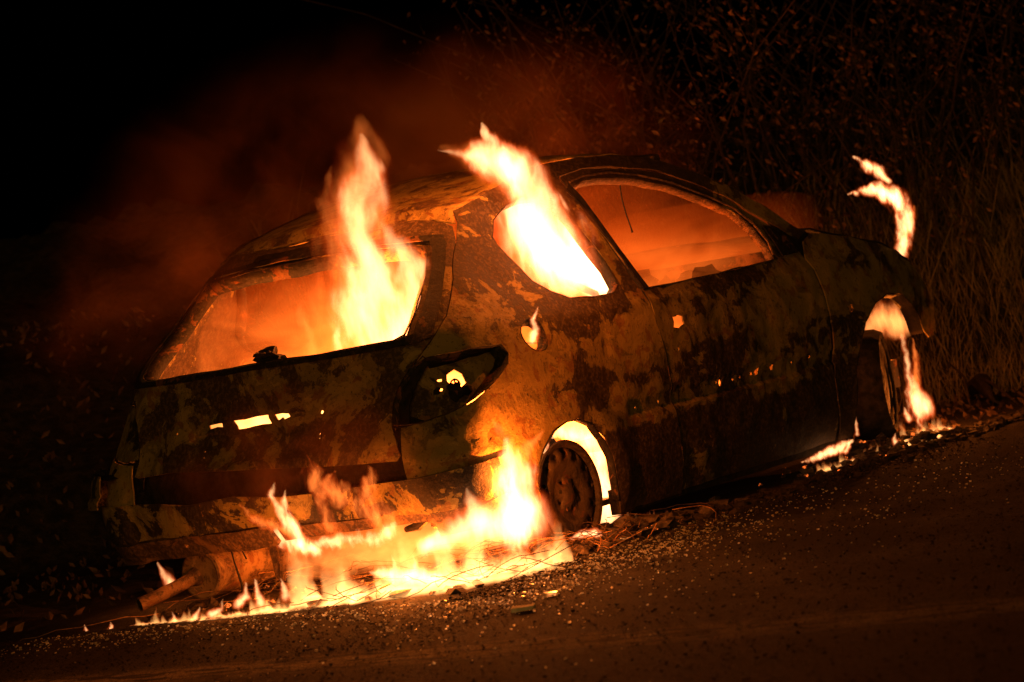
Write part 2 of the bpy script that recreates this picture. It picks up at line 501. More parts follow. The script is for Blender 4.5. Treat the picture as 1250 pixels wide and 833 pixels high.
# outlines of the panels, in (s, z)
SEAM = [(.904,1.133),(.876,1.001),(.812,.883),(.684,.777),(.637,.73),(.598,.678),(.574,.62),(.572,.553),(.590,.502),(.600,.455)]
SEAMTOP = [(.60,1.225),(.75,1.215),(.86,1.185)]
GLASS = [(0.,1.152),(.35,1.150),(.645,1.136),(.717,1.13),(.744,1.1),(.746,1.031),(.695,.914),(.652,.844),(.602,.83),(.333,.826),(0.,.83)]
QWIN = [(1.219,1.121),(1.246,1.177),(1.402,1.229),(1.607,1.255),(1.755,1.253),(1.844,1.212),(1.899,1.143),(1.939,1.04),(1.962,.947),(1.951,.883),(1.89,.854),(1.75,.854),(1.6,.867),(1.506,.899),(1.423,.943),(1.352,1.029)]
DWIN = [(2.0,1.262),(2.099,1.277),(2.28,1.279),(2.455,1.255),(2.643,1.21),(2.823,1.144),(2.979,1.079),(3.064,1.001),(3.1,.921),(3.086,.866),(2.881,.859),(2.589,.852),(2.118,.846),(2.084,.96),(2.055,1.103),(2.025,1.207)]
DTOP = [(1.975,1.305),(2.15,1.326),(2.338,1.321),(2.604,1.279),(2.825,1.206),(3.042,1.108),(3.215,.997),(3.296,.917),(3.312,.847),(3.33,.775),(3.35,.682),(3.373,.554),(3.37,.456),(3.34,.328),(3.35,.176)]
DREAR = [(1.952,1.286),(1.982,1.184),(2.034,1.05),(2.056,.931),(2.068,.831),(2.068,.716),(2.100,.606),(2.128,.484),(2.128,.333),(2.126,.213),(2.14,.095)]
ROOFL = [(2.194,1.375),(2.435,1.37),(2.671,1.325),(2.881,1.255),(3.097,1.16),(3.262,1.065),(3.381,.984)]
HOODL = [(3.537,.934),(3.70,.91),(3.856,.88),(4.0,.85),(4.117,.81),(4.267,.744),(4.375,.646),(4.445,.56),(4.45,.47)]
RARCH = [(1.14,.19),(1.152,.274),(1.192,.32),(1.259,.379),(1.336,.428),(1.419,.449),(1.497,.448),(1.576,.416),(1.634,.358),(1.662,.289),(1.675,.208),(1.69,.132)]
FARCH = [(3.470,.10),(3.475,.212),(3.518,.371),(3.584,.464),(3.654,.54),(3.772,.611),(3.924,.638),(4.085,.615),(4.185,.560),(4.235,.50),(4.27,.44)]
LAMPR = [(.60,.545),(.663,.552),(.76,.565),(.86,.594),(.972,.644),(1.049,.687),(1.061,.718),(1.026,.752),(.875,.76),(.764,.757),(.692,.757)]
FUEL = smoothloop([(1.17,.792),(1.226,.816),(1.29,.822),(1.324,.797),(1.334,.752),(1.324,.71),(1.266,.705),(1.215,.725),(1.176,.757)])
LAMPH = [(.758,.715),(.793,.726),(.828,.707),(.847,.674),(.849,.634),(.817,.652),(.776,.675),(.756,.694)]
SLOT = [(-.102,.652),(-.05,.650),(.01,.654),(.063,.653),(.066,.640),(.079,.622),(.04,.624),(-.02,.619),(-.073,.619),(-.082,.634)]
SLOT2 = [(.092,.65),(.120,.651),(.153,.646),(.161,.635),(.135,.629),(.128,.637),(.112,.630),(.104,.632)]
SLOT3 = [(-.216,.647),(-.180,.649),(-.153,.649),(-.147,.634),(-.172,.637),(-.207,.632)]
def dot(c, r=.005, n=6, st=1.):
    return [(c[0] + r * st * math.cos(2 * math.pi * i / n), c[1] + r * math.sin(2 * math.pi * i / n)) for i in range(n)]

# roof rail line: from the tailgate corner up and over to the windscreen header
RAIL = [(s_of(x, z), z) for x, z in ((.00, 1.235), (.10, 1.262), (.22, 1.292), (.35, 1.322), (.46, 1.343), (.60, 1.360), (.74, 1.371))]

car = empty('burning_car', label="burnt out three-door hatchback standing on bare rims with flames inside", cat="car")

# --- tailgate
tg_outer = [(0, 1.225)] + SEAMTOP + SEAM + [(.585, .435), (.40, .445), (0., .475), (-.40, .50), (-.57, .495)] + mir([(0, 1.225)] + SEAMTOP + SEAM[:-1])[:-1]
glass_h = GLASS + mir(GLASS[1:-1])
brake = [(-.42,1.198),(0.18,1.200),(.19,1.176),(-.42,1.174)]
TGH = [glass_h, SLOT, SLOT2, SLOT3, dot((.294,.634),.007), dot((-.369,.631),.004), dot((.281,.569),.004), dot((.281,.555),.004), dot((-.238,.565),.004), dot((-.238,.545),.004), dot((.375,.432),.003)]
tg = panel('tailgate', tg_outer, TGH, M_paintdark, car, seed=1, buckle=.009)
flange('window_frame', glass_h, M_frame, tg, 0.0, .05, 1, .955)
# raised charred channel round the glass on the right
ring_o = [(c[0] * 1.13, .985 + (c[1] - .985) * 1.15) for c in glass_h]
ring_i = [(c[0] * 1.035, .985 + (c[1] - .985) * 1.04) for c in glass_h]
ring_o = [(a, min(b, 1.178)) for a, b in ring_o]
ring_o = [(a, max(b, .80)) for a, b in ring_o]
panel('window_seal', ring_o, [ring_i], M_frame, tg, thick=.004, off=.009, gap=0, grid=.03, seed=4)
panel('brake_lamp_recess', [(-.40,1.196),(.18,1.198),(.185,1.180),(-.40,1.178)], [], M_char, tg, thick=.003, off=.006, gap=0)
v, f = lump((-.56, -.04, .842), (.035, .045, .030), 3, 3, .5)
mobj('melted_wiper_motor', v, f, M_char, tg)
mb = MB()
for i in range(9):
    x0 = rng.uniform(-.05, .05)
    v, f = lump((-.56 + rng.uniform(-.03, .02), -.04 + x0, .825 + rng.uniform(-.02, .035)), (.012, .014, .010), i, 1, .5); mb.add(v, f)
mb.build('melted_drips', M_char, tg, kind='stuff')

# --- rear quarters (with C-pillar and roof rail as far as the windscreen)
def quarter(side):
    outer = list(reversed(SEAM[:5])) + [(.88, 1.195)] + RAIL + ROOFL + [(3.455, .952), (3.36, .925)] + list(reversed(DTOP[:7])) + DREAR[:]
    outer += [(2.14, .085), (1.70, .085)] + list(reversed(RARCH)) + [(1.13, .21), (.98, .285), (.62, .285), (.602, .45), (.602, .545)] + LAMPR[1:]
    hs = [QWIN]
    if side > 0: hs += [FUEL, dot((1.884,.436),.005), dot((2.039,.436),.006)]
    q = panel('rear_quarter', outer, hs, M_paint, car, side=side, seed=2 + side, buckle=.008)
    flange('window_frame', QWIN, M_frame, q, 0, .045, side, .97)
    arch = flange('wheel_arch', RARCH, M_frame, q, 0, .03, side, 1.0, closed=False)
    flange('pillar_edge', DREAR, M_frame, q, 0.0, .035, side, 1.0, closed=False)
    if side > 0:
        flange('filler_neck', FUEL, M_frame, q, 0, .035, side, .85)
    return q
qr = quarter(1); ql = quarter(-1)
# --- tail lamp cavities
def lampbox(side):
    L = [(.572,.553),(.574,.62),(.598,.678),(.637,.73),(.684,.765)] + list(reversed(LAMPR[1:]))
    t = flange('tail_lamp_housing', L, M_frame, car, .0, .06, side, .90)
    c = np.array(L).mean(0); Ls = [tuple(c + (np.array(q) - c) * .92) for q in L]
    panel('lamp_back_plate', Ls, [LAMPH, dot((.728,.701),.006), dot((.729,.669),.006)] if side > 0 else [], M_paintdark if side > 0 else M_valance, t, off=-.055 if side > 0 else -.006, side=side, gap=0, buckle=.016, seed=9)
    mb = MB()
    for i in range(14):
        a = .72 + .14 * rng.random(); zz = .64 + .03 * rng.random() - (a - .76) * .1
        p = surf(a, zz) - normal(a, zz) * .045
        v, f = lump(p, (.012 + .012 * rng.random(),) * 3, i, 1, .5); mb.add(v, f)
    if side < 0: return
    mb.build('melted_lens', M_char, t, kind='stuff')
    # charred bulb socket ring that stands in the opening
    mb = MB(); c0 = surf(.79, .672) - normal(.79, .672) * .045; ring = []
    for i in range(13):
        a = 2 * math.pi * i / 12; ring.append(Vector(c0) + Vector((-.4, -.8, 0)).normalized().cross(Vector((0, 0, 1))) * .018 * math.cos(a) + Vector((0, 0, .018 * math.sin(a))))
    mb.tube(ring, .0035, 6); mb.tube([Vector(c0) + Vector((0, 0, -.02)), Vector(c0) + Vector((0, 0, .018))], .003, 6)
    if side < 0: mb.v = [(x, -y, z) for x, y, z in mb.v]
    mb.build('bulb_socket', M_char, t)
lampbox(1); lampbox(-1)

# --- doors
DOORO = [(1.957, 1.29)] + DTOP + [(3.35, .10), (2.145, .095)] + list(reversed(DREAR[1:-1]))
def door(side):
    hs = [DWIN]
    if side > 0:
        hs += [[(2.192,.729),(2.215,.726),(2.232,.732),(2.262,.724),(2.258,.706),(2.264,.694),(2.244,.690),(2.228,.682),(2.186,.689),(2.194,.708)]]
        hs += [dot(c, r * 1.35) for c, r in (((2.492,.447),.010),((2.59,.447),.005),((2.641,.449),.005),((2.73,.451),.006),((2.769,.455),.011),((2.892,.456),.009),((3.049,.456),.004),((3.199,.460),.004),((2.201,.607),.005),((2.141,.256),.004),((2.46,.452),.004))]
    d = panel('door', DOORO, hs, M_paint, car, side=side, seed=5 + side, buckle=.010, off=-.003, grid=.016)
    flange('window_frame', DWIN, M_steel, d, 0, .035, side, .985)
    # second step of the frame, seen as bright lines along the top
    L = [(a, b + .014) for a, b in DWIN[0:10]]
    mb = MB(); pts = [surf(a, b) + normal(a, b) * .006 for a, b in resample(L, .04, False)]
    if side < 0: pts = [p * [1, -1, 1] for p in pts]
    mb.tube(pts, .005, 6)
    mb.build('drip_rail', M_steel, d)
    # inner skin
    inner = [(2.16,.80),(3.27,.80),(3.28,.50),(2.20,.50)]
    panel('door_inner_skin', inner, [[(2.24,.75),(2.42,.75),(2.42,.66),(2.24,.66)]] if side > 0 else [], M_frame, d, off=-.07, side=side, gap=0, grid=.05)
    return d
dr = door(1); dl = door(-1)
# black B-pillar trim between the windows
for side in (1, -1):
    L = [(1.950,1.250),(1.99,1.272),(2.022,1.200),(2.052,1.100),(2.082,.960),(2.114,.846),(2.075,.842),(2.060,.93),(2.040,1.05),(1.99,1.18)]
    panel('door_pillar', L, [], M_char, dr if side > 0 else dl, thick=.03, off=.004, side=side, gap=0, grid=.02)
# --- front wings
def wing(side):
    outer = [(3.462,.943)] + HOODL + [(4.40,.42),(4.33,.41)] + list(reversed(FARCH)) + [(3.365,.10)] + [(3.358,.176),(3.347,.328),(3.378,.456),(3.380,.554),(3.358,.682),(3.337,.775),(3.320,.847),(3.372,.915)]
    hs = [[(3.527,.623),(3.560,.628),(3.571,.610),(3.560,.595),(3.540,.597)]] if side > 0 else []
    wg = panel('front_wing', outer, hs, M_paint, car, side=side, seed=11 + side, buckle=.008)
    flange('wheel_arch', FARCH, M_char, wg, 0, .06, side, 1.0, closed=False)
    flange('wing_edge', HOODL[:-2], M_char, wg, 0, .03, side, 1.0, closed=False)
    return wg
wing(1); wing(-1)
for sd in (1, -1):
    panel('pillar_foot', [(3.20,1.035),(3.30,1.015),(3.42,.965),(3.58,.925),(3.56,.86),(3.36,.82),(3.24,.90)], [], M_char, car, thick=.004, off=-.012, side=sd, gap=0, grid=.03)
# --- door mirror sail (bright ovals ahead of the window)
panel('mirror_mount', [(3.115,1.00),(3.19,.985),(3.255,.93),(3.275,.872),(3.14,.868),(3.13,.93)], [[(3.135,.985),(3.155,.985),(3.168,.935),(3.150,.925),(3.138,.95)]], M_frame, dr, thick=.006, off=.012, gap=0, grid=.02)

# --- jambs behind the panel gaps
for sd in (1, -1):
    band = [(a - .03, b) for a, b in SEAM] + [(a + .05, b) for a, b in reversed(SEAM)]
    panel('water_channel', band, [], M_char, car, thick=.004, off=-.022, side=sd, gap=0, grid=.03)
    panel('door_jamb', [(2.03,.84),(2.16,.84),(2.20,.10),(2.07,.10)], [], M_char, car, thick=.004, off=-.03, side=sd, gap=0, grid=.04)
    panel('hinge_pillar', [(3.24,.85),(3.40,.88),(3.46,.55),(3.45,.11),(3.28,.11),(3.30,.45),(3.26,.68)], [], M_char, car, thick=.004, off=-.025, side=sd, gap=0, grid=.04)

# --- rear valance: bumper carrier panels below the tailgate, and a black backing
def strip(name, outer, mat, off, holes=(), th=.008, **k):
    return panel(name, outer, list(holes), mat, car, thick=th, off=off, gap=0, **k)
va = strip('rear_valance', [(-1.02,.415),(-.70,.41),(-.44,.40),(-.30,.385),(-.1,.395),(.10,.375),(.30,.372),(.62,.375),(1.02,.40),(1.10,.28),(.62,.262),(.10,.285),(-1.0,.275)], M_valance, .012, seed=21, buckle=.012)
strip('black_backing', [(-1.06,.530),(-.75,.58),(-.5,.53),(.5,.52),(.58,.60),(.75,.55),(1.05,.53),(1.05,.27),(-1.06,.27)], M_char, -.05, th=.01)  # black backing added so the gap stays dark and no fire shows
strip('rear_crossmember', [(-.98,.272),(.015,.282),(.02,.215),(-.95,.200)], M_steel, .018, [dot((-.395,.246),.008, 8)], th=.02, seed=22, buckle=.01)
strip('rear_crossmember', [(.04,.262),(.60,.262),(1.04,.285),(1.02,.235),(.80,.180),(.66,.175),(.66,.222),(.30,.222),(.04,.215)], M_steel, .002, th=.015, seed=23, buckle=.01)
mb = MB(); mb.box((-.54, -.71, .19), (-.47, -.60, .275)); mb.box((-.565, -.70, .20), (-.535, -.61, .265))
mb.build('towing_bracket', M_steel, car)
MB().tube([(-.56,-.50,.200),(-.565,-.56,.208),(-.57,-.61,.232)], [.010,.016,.010], 8).build('tow_eye', M_char, car)
# left corner bracket that stands proud of the body
mb = MB()
sL = panel('bumper_corner', [(-.70,.505),(-.86,.515),(-1.05,.50),(-1.05,.405),(-.70,.41)], [], M_valance, car, thick=.006, off=.062, gap=0, seed=31, buckle=.014)
ledge = []
for s in np.linspace(-.68, -1.05, 12):
    for d in (-.02, .048):
        p = surf(s, .505) + normal(s, .505) * d; ledge.append((p[0], p[1], .512 + .008 * math.sin(s * 40)))
mobj('bumper_ledge', ledge, [(2*i, 2*i+1, 2*i+3, 2*i+2) for i in range(11)], M_char, sL)
mb = MB()
for i in range(16):
    s = -.70 - .33 * rng.random(); p = surf(s, .52) + normal(s, .52) * rng.uniform(-.01, .035)
    v, f = lump((p[0], p[1], .52 + .01 * rng.random()), (.02, .02, .012), i, 1, .5); mb.add(v, f)
mb.build('melted_crust', M_char, sL, kind='stuff')

# --- roof
def arcs(xs, edge_fn, crown, n=18):
    V = []
    for x in xs:
        e = edge_fn(x)
        for j in range(n + 1):
            t = -1 + 2 * j / n
            V.append((e[0], e[1] * -t, e[2] + crown * (1 - t * t)))
    m = len(xs); F = [(i * (n + 1) + j, i * (n + 1) + j + 1, (i + 1) * (n + 1) + j + 1, (i + 1) * (n + 1) + j) for i in range(m - 1) for j in range(n)]
    return V, F
allrail = [(.62, 1.222), (.75,1.213), (.87,1.193)] + RAIL + ROOFL
RP = [surf(*q) + normal(*q) * .002 for q in resample(allrail, .03, False)]
# rows across the roof start with the tailgate's top edge and end at the windscreen header
V = []; nrow = len(RP); n = 20
RP = [p for p in RP if p[0] < 1.36]; nrow = len(RP)
for i, p in enumerate(RP):
    x0 = p[0]
    xb = surf(0., 1.222)[0]
    for j in range(n + 1):
        t = -1 + 2 * j / n
        back = (xb - RP[0][0]) * (1 - t * t) * max(0, 1 - i / 12)
        cr = .035 * min(1, i / 10)
        zz = p[2] + cr * (1 - t * t) * 1.0 + (1.222 - p[2]) * (1 - abs(t) ** 3) * max(0, 1 - i / 5) * (p[2] < 1.222)
        q = Vector((x0 + back, p[1] * t, zz))
        q.z += .010 * mnoise.noise(q * 4) + .004 * mnoise.noise(q * 14)
        V.append(q)
F = [(i*(n+1)+j, i*(n+1)+j+1, (i+1)*(n+1)+j+1, (i+1)*(n+1)+j) for i in range(nrow-1) for j in range(n)]
roof = mobj('roof', V, F, M_roof, car)
md = roof.modifiers.new('thickness', 'SOLIDIFY'); md.thickness = .006; md.offset = -1
# bonnet, scuttle
V, F = arcs(np.linspace(0, 1, 16), lambda t: (lambda q: surf(*q) + np.array([0, 0, .002]))((3.44 + .78 * t, float(np.interp(3.44 + .78 * t, [a for a, b in HOODL], [b for a, b in HOODL])) if t > .11 else .945)), .03)
bn = mobj('bonnet', rough(V, .02, 5), F, M_frame, car)
md = bn.modifiers.new('thickness', 'SOLIDIFY'); md.thickness = .006
MB().box((1.98, -.66, .78), (2.14, .66, .90)).build('scuttle', M_frame, car)
MB().box((2.84, -.60, .22), (2.92, .60, .34)).build('front_crossmember', M_frame, car)
mb = MB(); v, f = lump((2.55, .05, .50), (.28, .36, .20), 4, 3, .25); mb.add(v, f); mb.build('engine', M_frame, car)
# header rail, pillars' inner faces, floor, boot floor, bulkhead, parcel frame
MB().tube([(1.34, y, 1.325 + .03 * (1 - (y / .55) ** 2)) for y in np.linspace(-.55, .55, 9)], .022, 8).build('windscreen_header', M_frame, car)
MB().box((.30, -.72, .115), (2.05, .72, .135)).build('floor_pan', M_int, car)
MB().box((-.50, -.50, .30), (.32, .50, .315)).build('boot_floor', M_int, car)
MB().box((2.03, -.68, .12), (2.05, .68, .78)).build('bulkhead', M_int, car)
for sd in (-1, 1):
    MB().box((.34, sd * .745 - .02, .075), (2.12, sd * .745 + .02, .165)).build('sill', M_char, car)
    # rear inner arches
    mb = MB(); V = []; F = []
    for i in range(13):
        a = math.pi * i / 12
        for yy in (.34, .50): V.append((.13 - .33 * math.cos(a), sd * yy, .16 + .36 * math.sin(a)))
    for i in range(12): F.append((2*i, 2*i+1, 2*i+3, 2*i+2))
    o = mobj('inner_wheel_arch', V, F, M_frame, car); md = o.modifiers.new('t', 'SOLIDIFY'); md.thickness = .005
# seat frames
for sx, sy in ((.95, .36), (.95, -.36)):
    mb = MB(); 
    mb.tube([(sx, sy-.22, .30), (sx-.12, sy-.22, .62), (sx-.22, sy-.20, .86), (sx-.24, sy-.10, .92), (sx-.24, sy+.10, .92), (sx-.22, sy+.20, .86), (sx-.12, sy+.22, .62), (sx, sy+.22, .30)], .014, 8)
    for k in range(5):
        zz = .45 + .09 * k; xx = sx - .05 - .045 * k
        mb.tube([(xx, sy-.2, zz), (xx-.01, sy, zz-.02), (xx, sy+.2, zz)], .004, 5)
    mb.box((sx, sy-.22, .26), (sx+.45, sy+.22, .30))
    mb.build('seat_frame', M_frame, car)
# dashboard remains
mb = MB(); mb.tube([(1.80, -.66, .74), (1.80, .66, .76)], .03, 8)
for i in range(44):
    y = rng.uniform(-.66, .66); v, f = lump((1.78 + rng.uniform(-.12, .10), y, .80 + rng.uniform(-.05, .075) - .05*abs(y)), (rng.uniform(.03,.09), rng.uniform(.03,.10), rng.uniform(.02,.05)), i, 2, .5); mb.add(v, f)
mb.build('dashboard_remains', M_char, car)
mb = MB(); ring = [(1.52 + .06 * math.sin(a), .36 + .18 * math.cos(a), .80 + .17 * math.sin(a)) for a in np.linspace(0, 2 * math.pi, 25)]
mb.tube(ring, .008, 6); mb.tube([(1.52,.18,.80),(1.55,.36,.78),(1.52,.54,.80)], .008, 6); mb.tube([(1.55,.36,.78),(1.80,.36,.72)], .015, 6)
mb.build('steering_wheel', M_char, car)
# wire that hangs from the roof rail into the side window
MB().tube([(1.04,-.56,1.30),(1.035,-.555,1.24),(1.04,-.55,1.19),(1.052,-.55,1.13),(1.07,-.55,1.075),(1.072,-.55,1.06)], [.003]*5+[.005], 5).build('hanging_wire', M_char, car)

# --- wheels
def revolve(prof, n=48):
    """profile (axial, radius) swept round the local Y axis"""
    V = []; F = []; m = len(prof)
    for i in range(n):
        a = 2 * math.pi * i / n
        for y, r in prof: V.append((r * math.cos(a), y, r * math.sin(a)))
    for i in range(n):
        for j in range(m - 1):
            a = i * m + j; b = ((i + 1) % n) * m + j
            F.append((a, a + 1, b + 1, b))
    return V, F
def wheel(c, side, steer=0, tyre=False):
    """steel wheel without tyre: rim barrel, pressed disc with a ring of round holes, hub"""
    wh = empty('wheel', c); wh.parent = car
    R = Matrix.Translation(c) @ Matrix.Rotation(steer, 4, 'Z') @ (Matrix.Identity(4) if side > 0 else Matrix.Scale(-1, 4, (0, 1, 0)))
    def put(name, V, F, mat, **k):
        o = mobj(name, [R @ Vector(p) for p in V], F, mat, None, **k); o.parent = wh; o.location = -Vector(c); return o
    prof = [(-.004,.178),(-.008,.190),(0.,.193),(.004,.184),(.015,.172),(.04,.168),(.06,.155),(.10,.155),(.125,.168),(.14,.172),(.146,.190),(.150,.192),(.152,.186),(.13,.164),(.10,.150),(.06,.150),(.035,.162),(.010,.166),(-.004,.178)]
    V, F = revolve(prof); put('rim', V, F, M_rim)
    # disc, with real holes
    pts = []; nh = 14
    outer = [(.168 * math.cos(a), .168 * math.sin(a)) for a in np.linspace(0, 2 * math.pi, 64, endpoint=False)]
    holes = [[(.147 * math.cos(t) + .0095 * math.cos(a), .147 * math.sin(t) + .0095 * math.sin(a)) for a in np.linspace(0, 2 * math.pi, 12, endpoint=False)] for t in np.arange(nh) * 2 * math.pi / nh + .1]
    holes += [[(.052 * math.cos(t) + .006 * math.cos(a), .052 * math.sin(t) + .006 * math.sin(a)) for a in np.linspace(0, 2 * math.pi, 8, endpoint=False)] for t in np.arange(4) * math.pi / 2 + .4]
    P = outer + [q for h in holes for q in h]; edges = []; o_ = 0
    for L in [outer] + holes: edges += [(o_ + i, o_ + (i + 1) % len(L)) for i in range(len(L))]; o_ += len(L)
    for r in (.02, .035, .07, .085, .10, .115):
        P += [(r * math.cos(a + r * 9), r * math.sin(a + r * 9)) for a in np.linspace(0, 2 * math.pi, 26, endpoint=False)]
    V2, E2, F2, *_ = delaunay_2d_cdt([Vector(p) for p in P], edges, [], 0, 1e-6)
    V2 = np.array([tuple(q) for q in V2]); C = np.array([V2[list(q)].mean(0) for q in F2]); m = inpoly(C, outer)
    for h in holes: m &= ~inpoly(C, h)
    F2 = [tuple(q) for q, k in zip(F2, m) if k]
    rr = np.hypot(V2[:, 0], V2[:, 1]); yy = np.interp(rr, [0, .03, .045, .075, .10, .125, .15, .168], [-.004, -.002, .014, .016, .006, .003, .004, .012])
    o = put('wheel_disc', [(x, y, z) for (x, z), y in zip(V2, yy)], F2, M_rim)
    md = o.modifiers.new('t', 'SOLIDIFY'); md.thickness = .004; md.offset = 0
    mb = MB(); mb.tube([(0, -.004, 0), (0, .10, 0)], [.018, .026], 16); put('hub', mb.v, mb.f, M_frame)
    mb = MB(); mb.tube([(0, .06, 0), (0, .115, 0)], [.112, .118], 28); put('brake_drum', mb.v, mb.f, M_frame)
    for t in np.arange(4) * math.pi / 2 + .4 + math.pi / 4:
        mb = MB(); mb.tube([(.050 * math.cos(t), .004, .050 * math.sin(t)), (.050 * math.cos(t), .02, .050 * math.sin(t))], .008, 6); put('wheel_bolt', mb.v, mb.f, M_frame)
    if tyre:
        V, F = revolve([(-.012,.186),(-.02,.205),(.01,.222),(.06,.226),(.12,.222),(.155,.205),(.148,.186)], 60)
        V = [Vector(p) * (1 + .06 * mnoise.noise(Vector(p) * 22)) for p in V]
        o = put('tyre_remains', V, F, M_char); md = o.modifiers.new('t', 'SOLIDIFY'); md.thickness = .008
    return wh
wheel((0.03, -.775, .195), 1)
wheel((0.03, .775, .195), -1)
wheel((2.50, -.745, .275), 1, math.radians(21), True)
wheel((2.50, .72, .275), -1, math.radians(21), True)
MB().tube([(.03, -.66, .20), (.03, .66, .20)], .03, 10).build('rear_axle', M_frame, car)
MB().tube([(2.43, -.60, .22), (2.40, -.55, .40), (2.38, -.54, .62)], [.03, .04, .05], 10).build('suspension_strut', M_frame, car)

MB().tube([(2.22,-.60,.10),(2.24,-.58,.30),(2.22,-.55,.50)], [.045,.03,.04], 8).build('wing_stay', M_steel, car)
# --- exhaust
mu = empty('silencer', (0, 0, 0)); mu.parent = car
pr = [(-.505,.0),(-.507,.070),(-.512,.080),(-.508,.088),(-.495,.090),(-.475,.086),(-.44,.088),(-.02,.088),(.0,.084),(.01,.0)]
V = []; nn = 36
for x, r in pr:
    for i in range(nn):
        a = 2 * math.pi * i / nn; V.append((x, .485 + r * math.cos(a) * 1.02, .118 + r * math.sin(a)))
F = [(j*nn+i, j*nn+(i+1)%nn, (j+1)*nn+(i+1)%nn, (j+1)*nn+i) for j in range(len(pr)-1) for i in range(nn)]
mobj('silencer_can', rough(V, .003, 12), F, M_can, mu)
mb = MB(); path = catmull([(-.49,.505,.113,1),(-.53,.512,.108,1),(-.60,.545,.088,1),(-.72,.600,.060,1)], 5)
V = []; nn = 18
P = [Vector(p[:3]) for p in path]
mb.tube(P, [.024]*len(P), nn, cap=False); mb2 = MB().tube(P, [.0195]*len(P), nn, cap=False)
mb.build('tailpipe', M_steel, mu)
mb2.build('pipe_bore', M_char, mu)  # near-black bore colour stands in for the shade inside the mouth
MB().tube([P[-2], P[-1] + (P[-1] - P[-2]) * .1], [.0245, .0262], nn, cap=False).build('pipe_lip', M_steel, mu)
MB().tube([(-.505,.505,.113),(-.53,.514,.107)], [.036,.026], 16, cap=False).build('pipe_collar', M_steel, mu)
# hanging straps and struts under the tail
MB().tube([(-.52,.125,.25),(-.53,.115,.20),(-.52,.12,.13),(-.53,.105,.07)], [.012,.016,.013,.016], 6).build('hanger_bracket', M_steel, car)
MB().tube([(-.52,.06,.26),(-.54,.07,.21),(-.53,.075,.15),(-.53,.095,.07)], [.010,.013,.012,.012], 6).build('hanger_bracket', M_steel, car)
MB().tube([(-.60,.245,.24),(-.60,.238,.16),(-.60,.222,.085),(-.60,.215,.05)], [.003,.003,.005,.011], 5).build('dangling_cable', M_char, car)
MB().tube([(-.60,.20,.24),(-.60,.195,.20),(-.60,.18,.165)], [.002,.002,.003], 5).build('dangling_cable', M_char, car)

# ------------------------------------------------------------------ ground
def bank(x, y):
    d = (x - 5.0) * .65 + (y + .2) * .76
    d = d + .25 * np.sin(x * .9) + .15 * np.sin(y * 1.7 + 1)
    return np.where(d > 0, 1.9 * (1 - np.exp(-np.maximum(d, 0) / 3.2)), 0)
def verge(x, y):      # 0 on the road, 1 on the verge beyond the car
    return sm(1.15, 1.9, y + .25 * np.sin(x * .8) + np.maximum(0, x - 3.2) * .9)
xs = np.concatenate([[-150, -60, -25], np.arange(-8, 14, .16), [18, 30, 60, 160]]); ys = np.concatenate([[-150, -60, -25, -12], np.arange(-7, 14, .16), [18, 30, 60, 160]])
GX, GY = np.meshgrid(xs, ys, indexing='ij')
near = (np.abs(GX) < 15) & (np.abs(GY) < 15)
Z = bank(GX, GY)
vz = np.array([mnoise.noise(Vector((a * 1.3, b * 1.3, 0))) + .5 * mnoise.noise(Vector((a * 4, b * 4, 3))) for a, b in zip(GX.ravel(), GY.ravel())]).reshape(GX.shape)
Z = Z + verge(GX, GY) * (.03 + .05 * vz) + bank(GX, GY) * vz * .15 - .02 * (1 - verge(GX, GY)) * sm(.9, 1.2, GY)
a_, b_ = GX.shape
gv = np.stack([GX, GY, Z], -1).reshape(-1, 3)
gf = [(i * b_ + j, (i + 1) * b_ + j, (i + 1) * b_ + j + 1, i * b_ + j + 1) for i in range(a_ - 1) for j in range(b_ - 1)]
ground = mobj('ground', gv - [0, 0, .004], gf, M_soil, kind='structure')
# the road sheet lies on it up to the verge
xs = np.concatenate([[-150, -60, -25], np.arange(-8, 14, .5), [18, 30, 60, 160]]); rv = []; rf = []
edge = [min(1.45, 1.45 - .25 * math.sin(x * .8) - max(0, x - 3.2) * .9) if x < 14 else -9 for x in xs]
rows = np.linspace(0, 1, 14)
for x, e in zip(xs, edge):
    for t in rows:
        y = -150 + (e + 150) * (1 - (1 - t) ** 3) if t < 1 else e
        rv.append((x, y, .002 + .0 * y))
k = len(rows)
rf = [(i * k + j, (i + 1) * k + j, (i + 1) * k + j + 1, i * k + j + 1) for i in range(len(xs) - 1) for j in range(k - 1)]
mobj('road', rv, rf, M_road, kind='structure')

def hgt(x, y): return float(bank(x, y) + verge(x, y) * .03)
# ------------------------------------------------------------------ vegetation
def blades(name, n, place, L, W, mat, lean=.5, label=None, cat=None):
    V = []; F = []
    for i in range(n):
        x, y = place(); z = hgt(x, y)
        l = L * rng.uniform(.4, 1.3); a = rng.uniform(0, 6.283); b = rng.uniform(0, 6.283); le = lean * rng.uniform(.2, 1.6)
        d = np.array([math.cos(a), math.sin(a), 0]); wv = np.array([math.cos(b), math.sin(b), 0]) * W
        p = np.array([x, y, z - .02]); k = len(V)
        m = p + np.array([0, 0, l * .55]) + d * l * le * .25; t = p + np.array([0, 0, l * (.9 - .3 * le)]) + d * l * le * .8
        V += [p - wv, p + wv, m + wv * .7, m - wv * .7, t]
        F += [(k, k + 1, k + 2, k + 3), (k + 3, k + 2, k + 4)]
    return mobj(name, V, F, mat, smooth=False, label=label, cat=cat, kind='stuff')
def on_bank(d0, d1, t0=-3., t1=4.):
    def f():
        d = rng.uniform(d0, d1); t = rng.uniform(t0, t1)
        # along-base direction (-.76,.65); outward normal (.65,.76)
        return 5.0 - .76 * t + .65 * d, -.2 + .65 * t + .76 * d
    return f
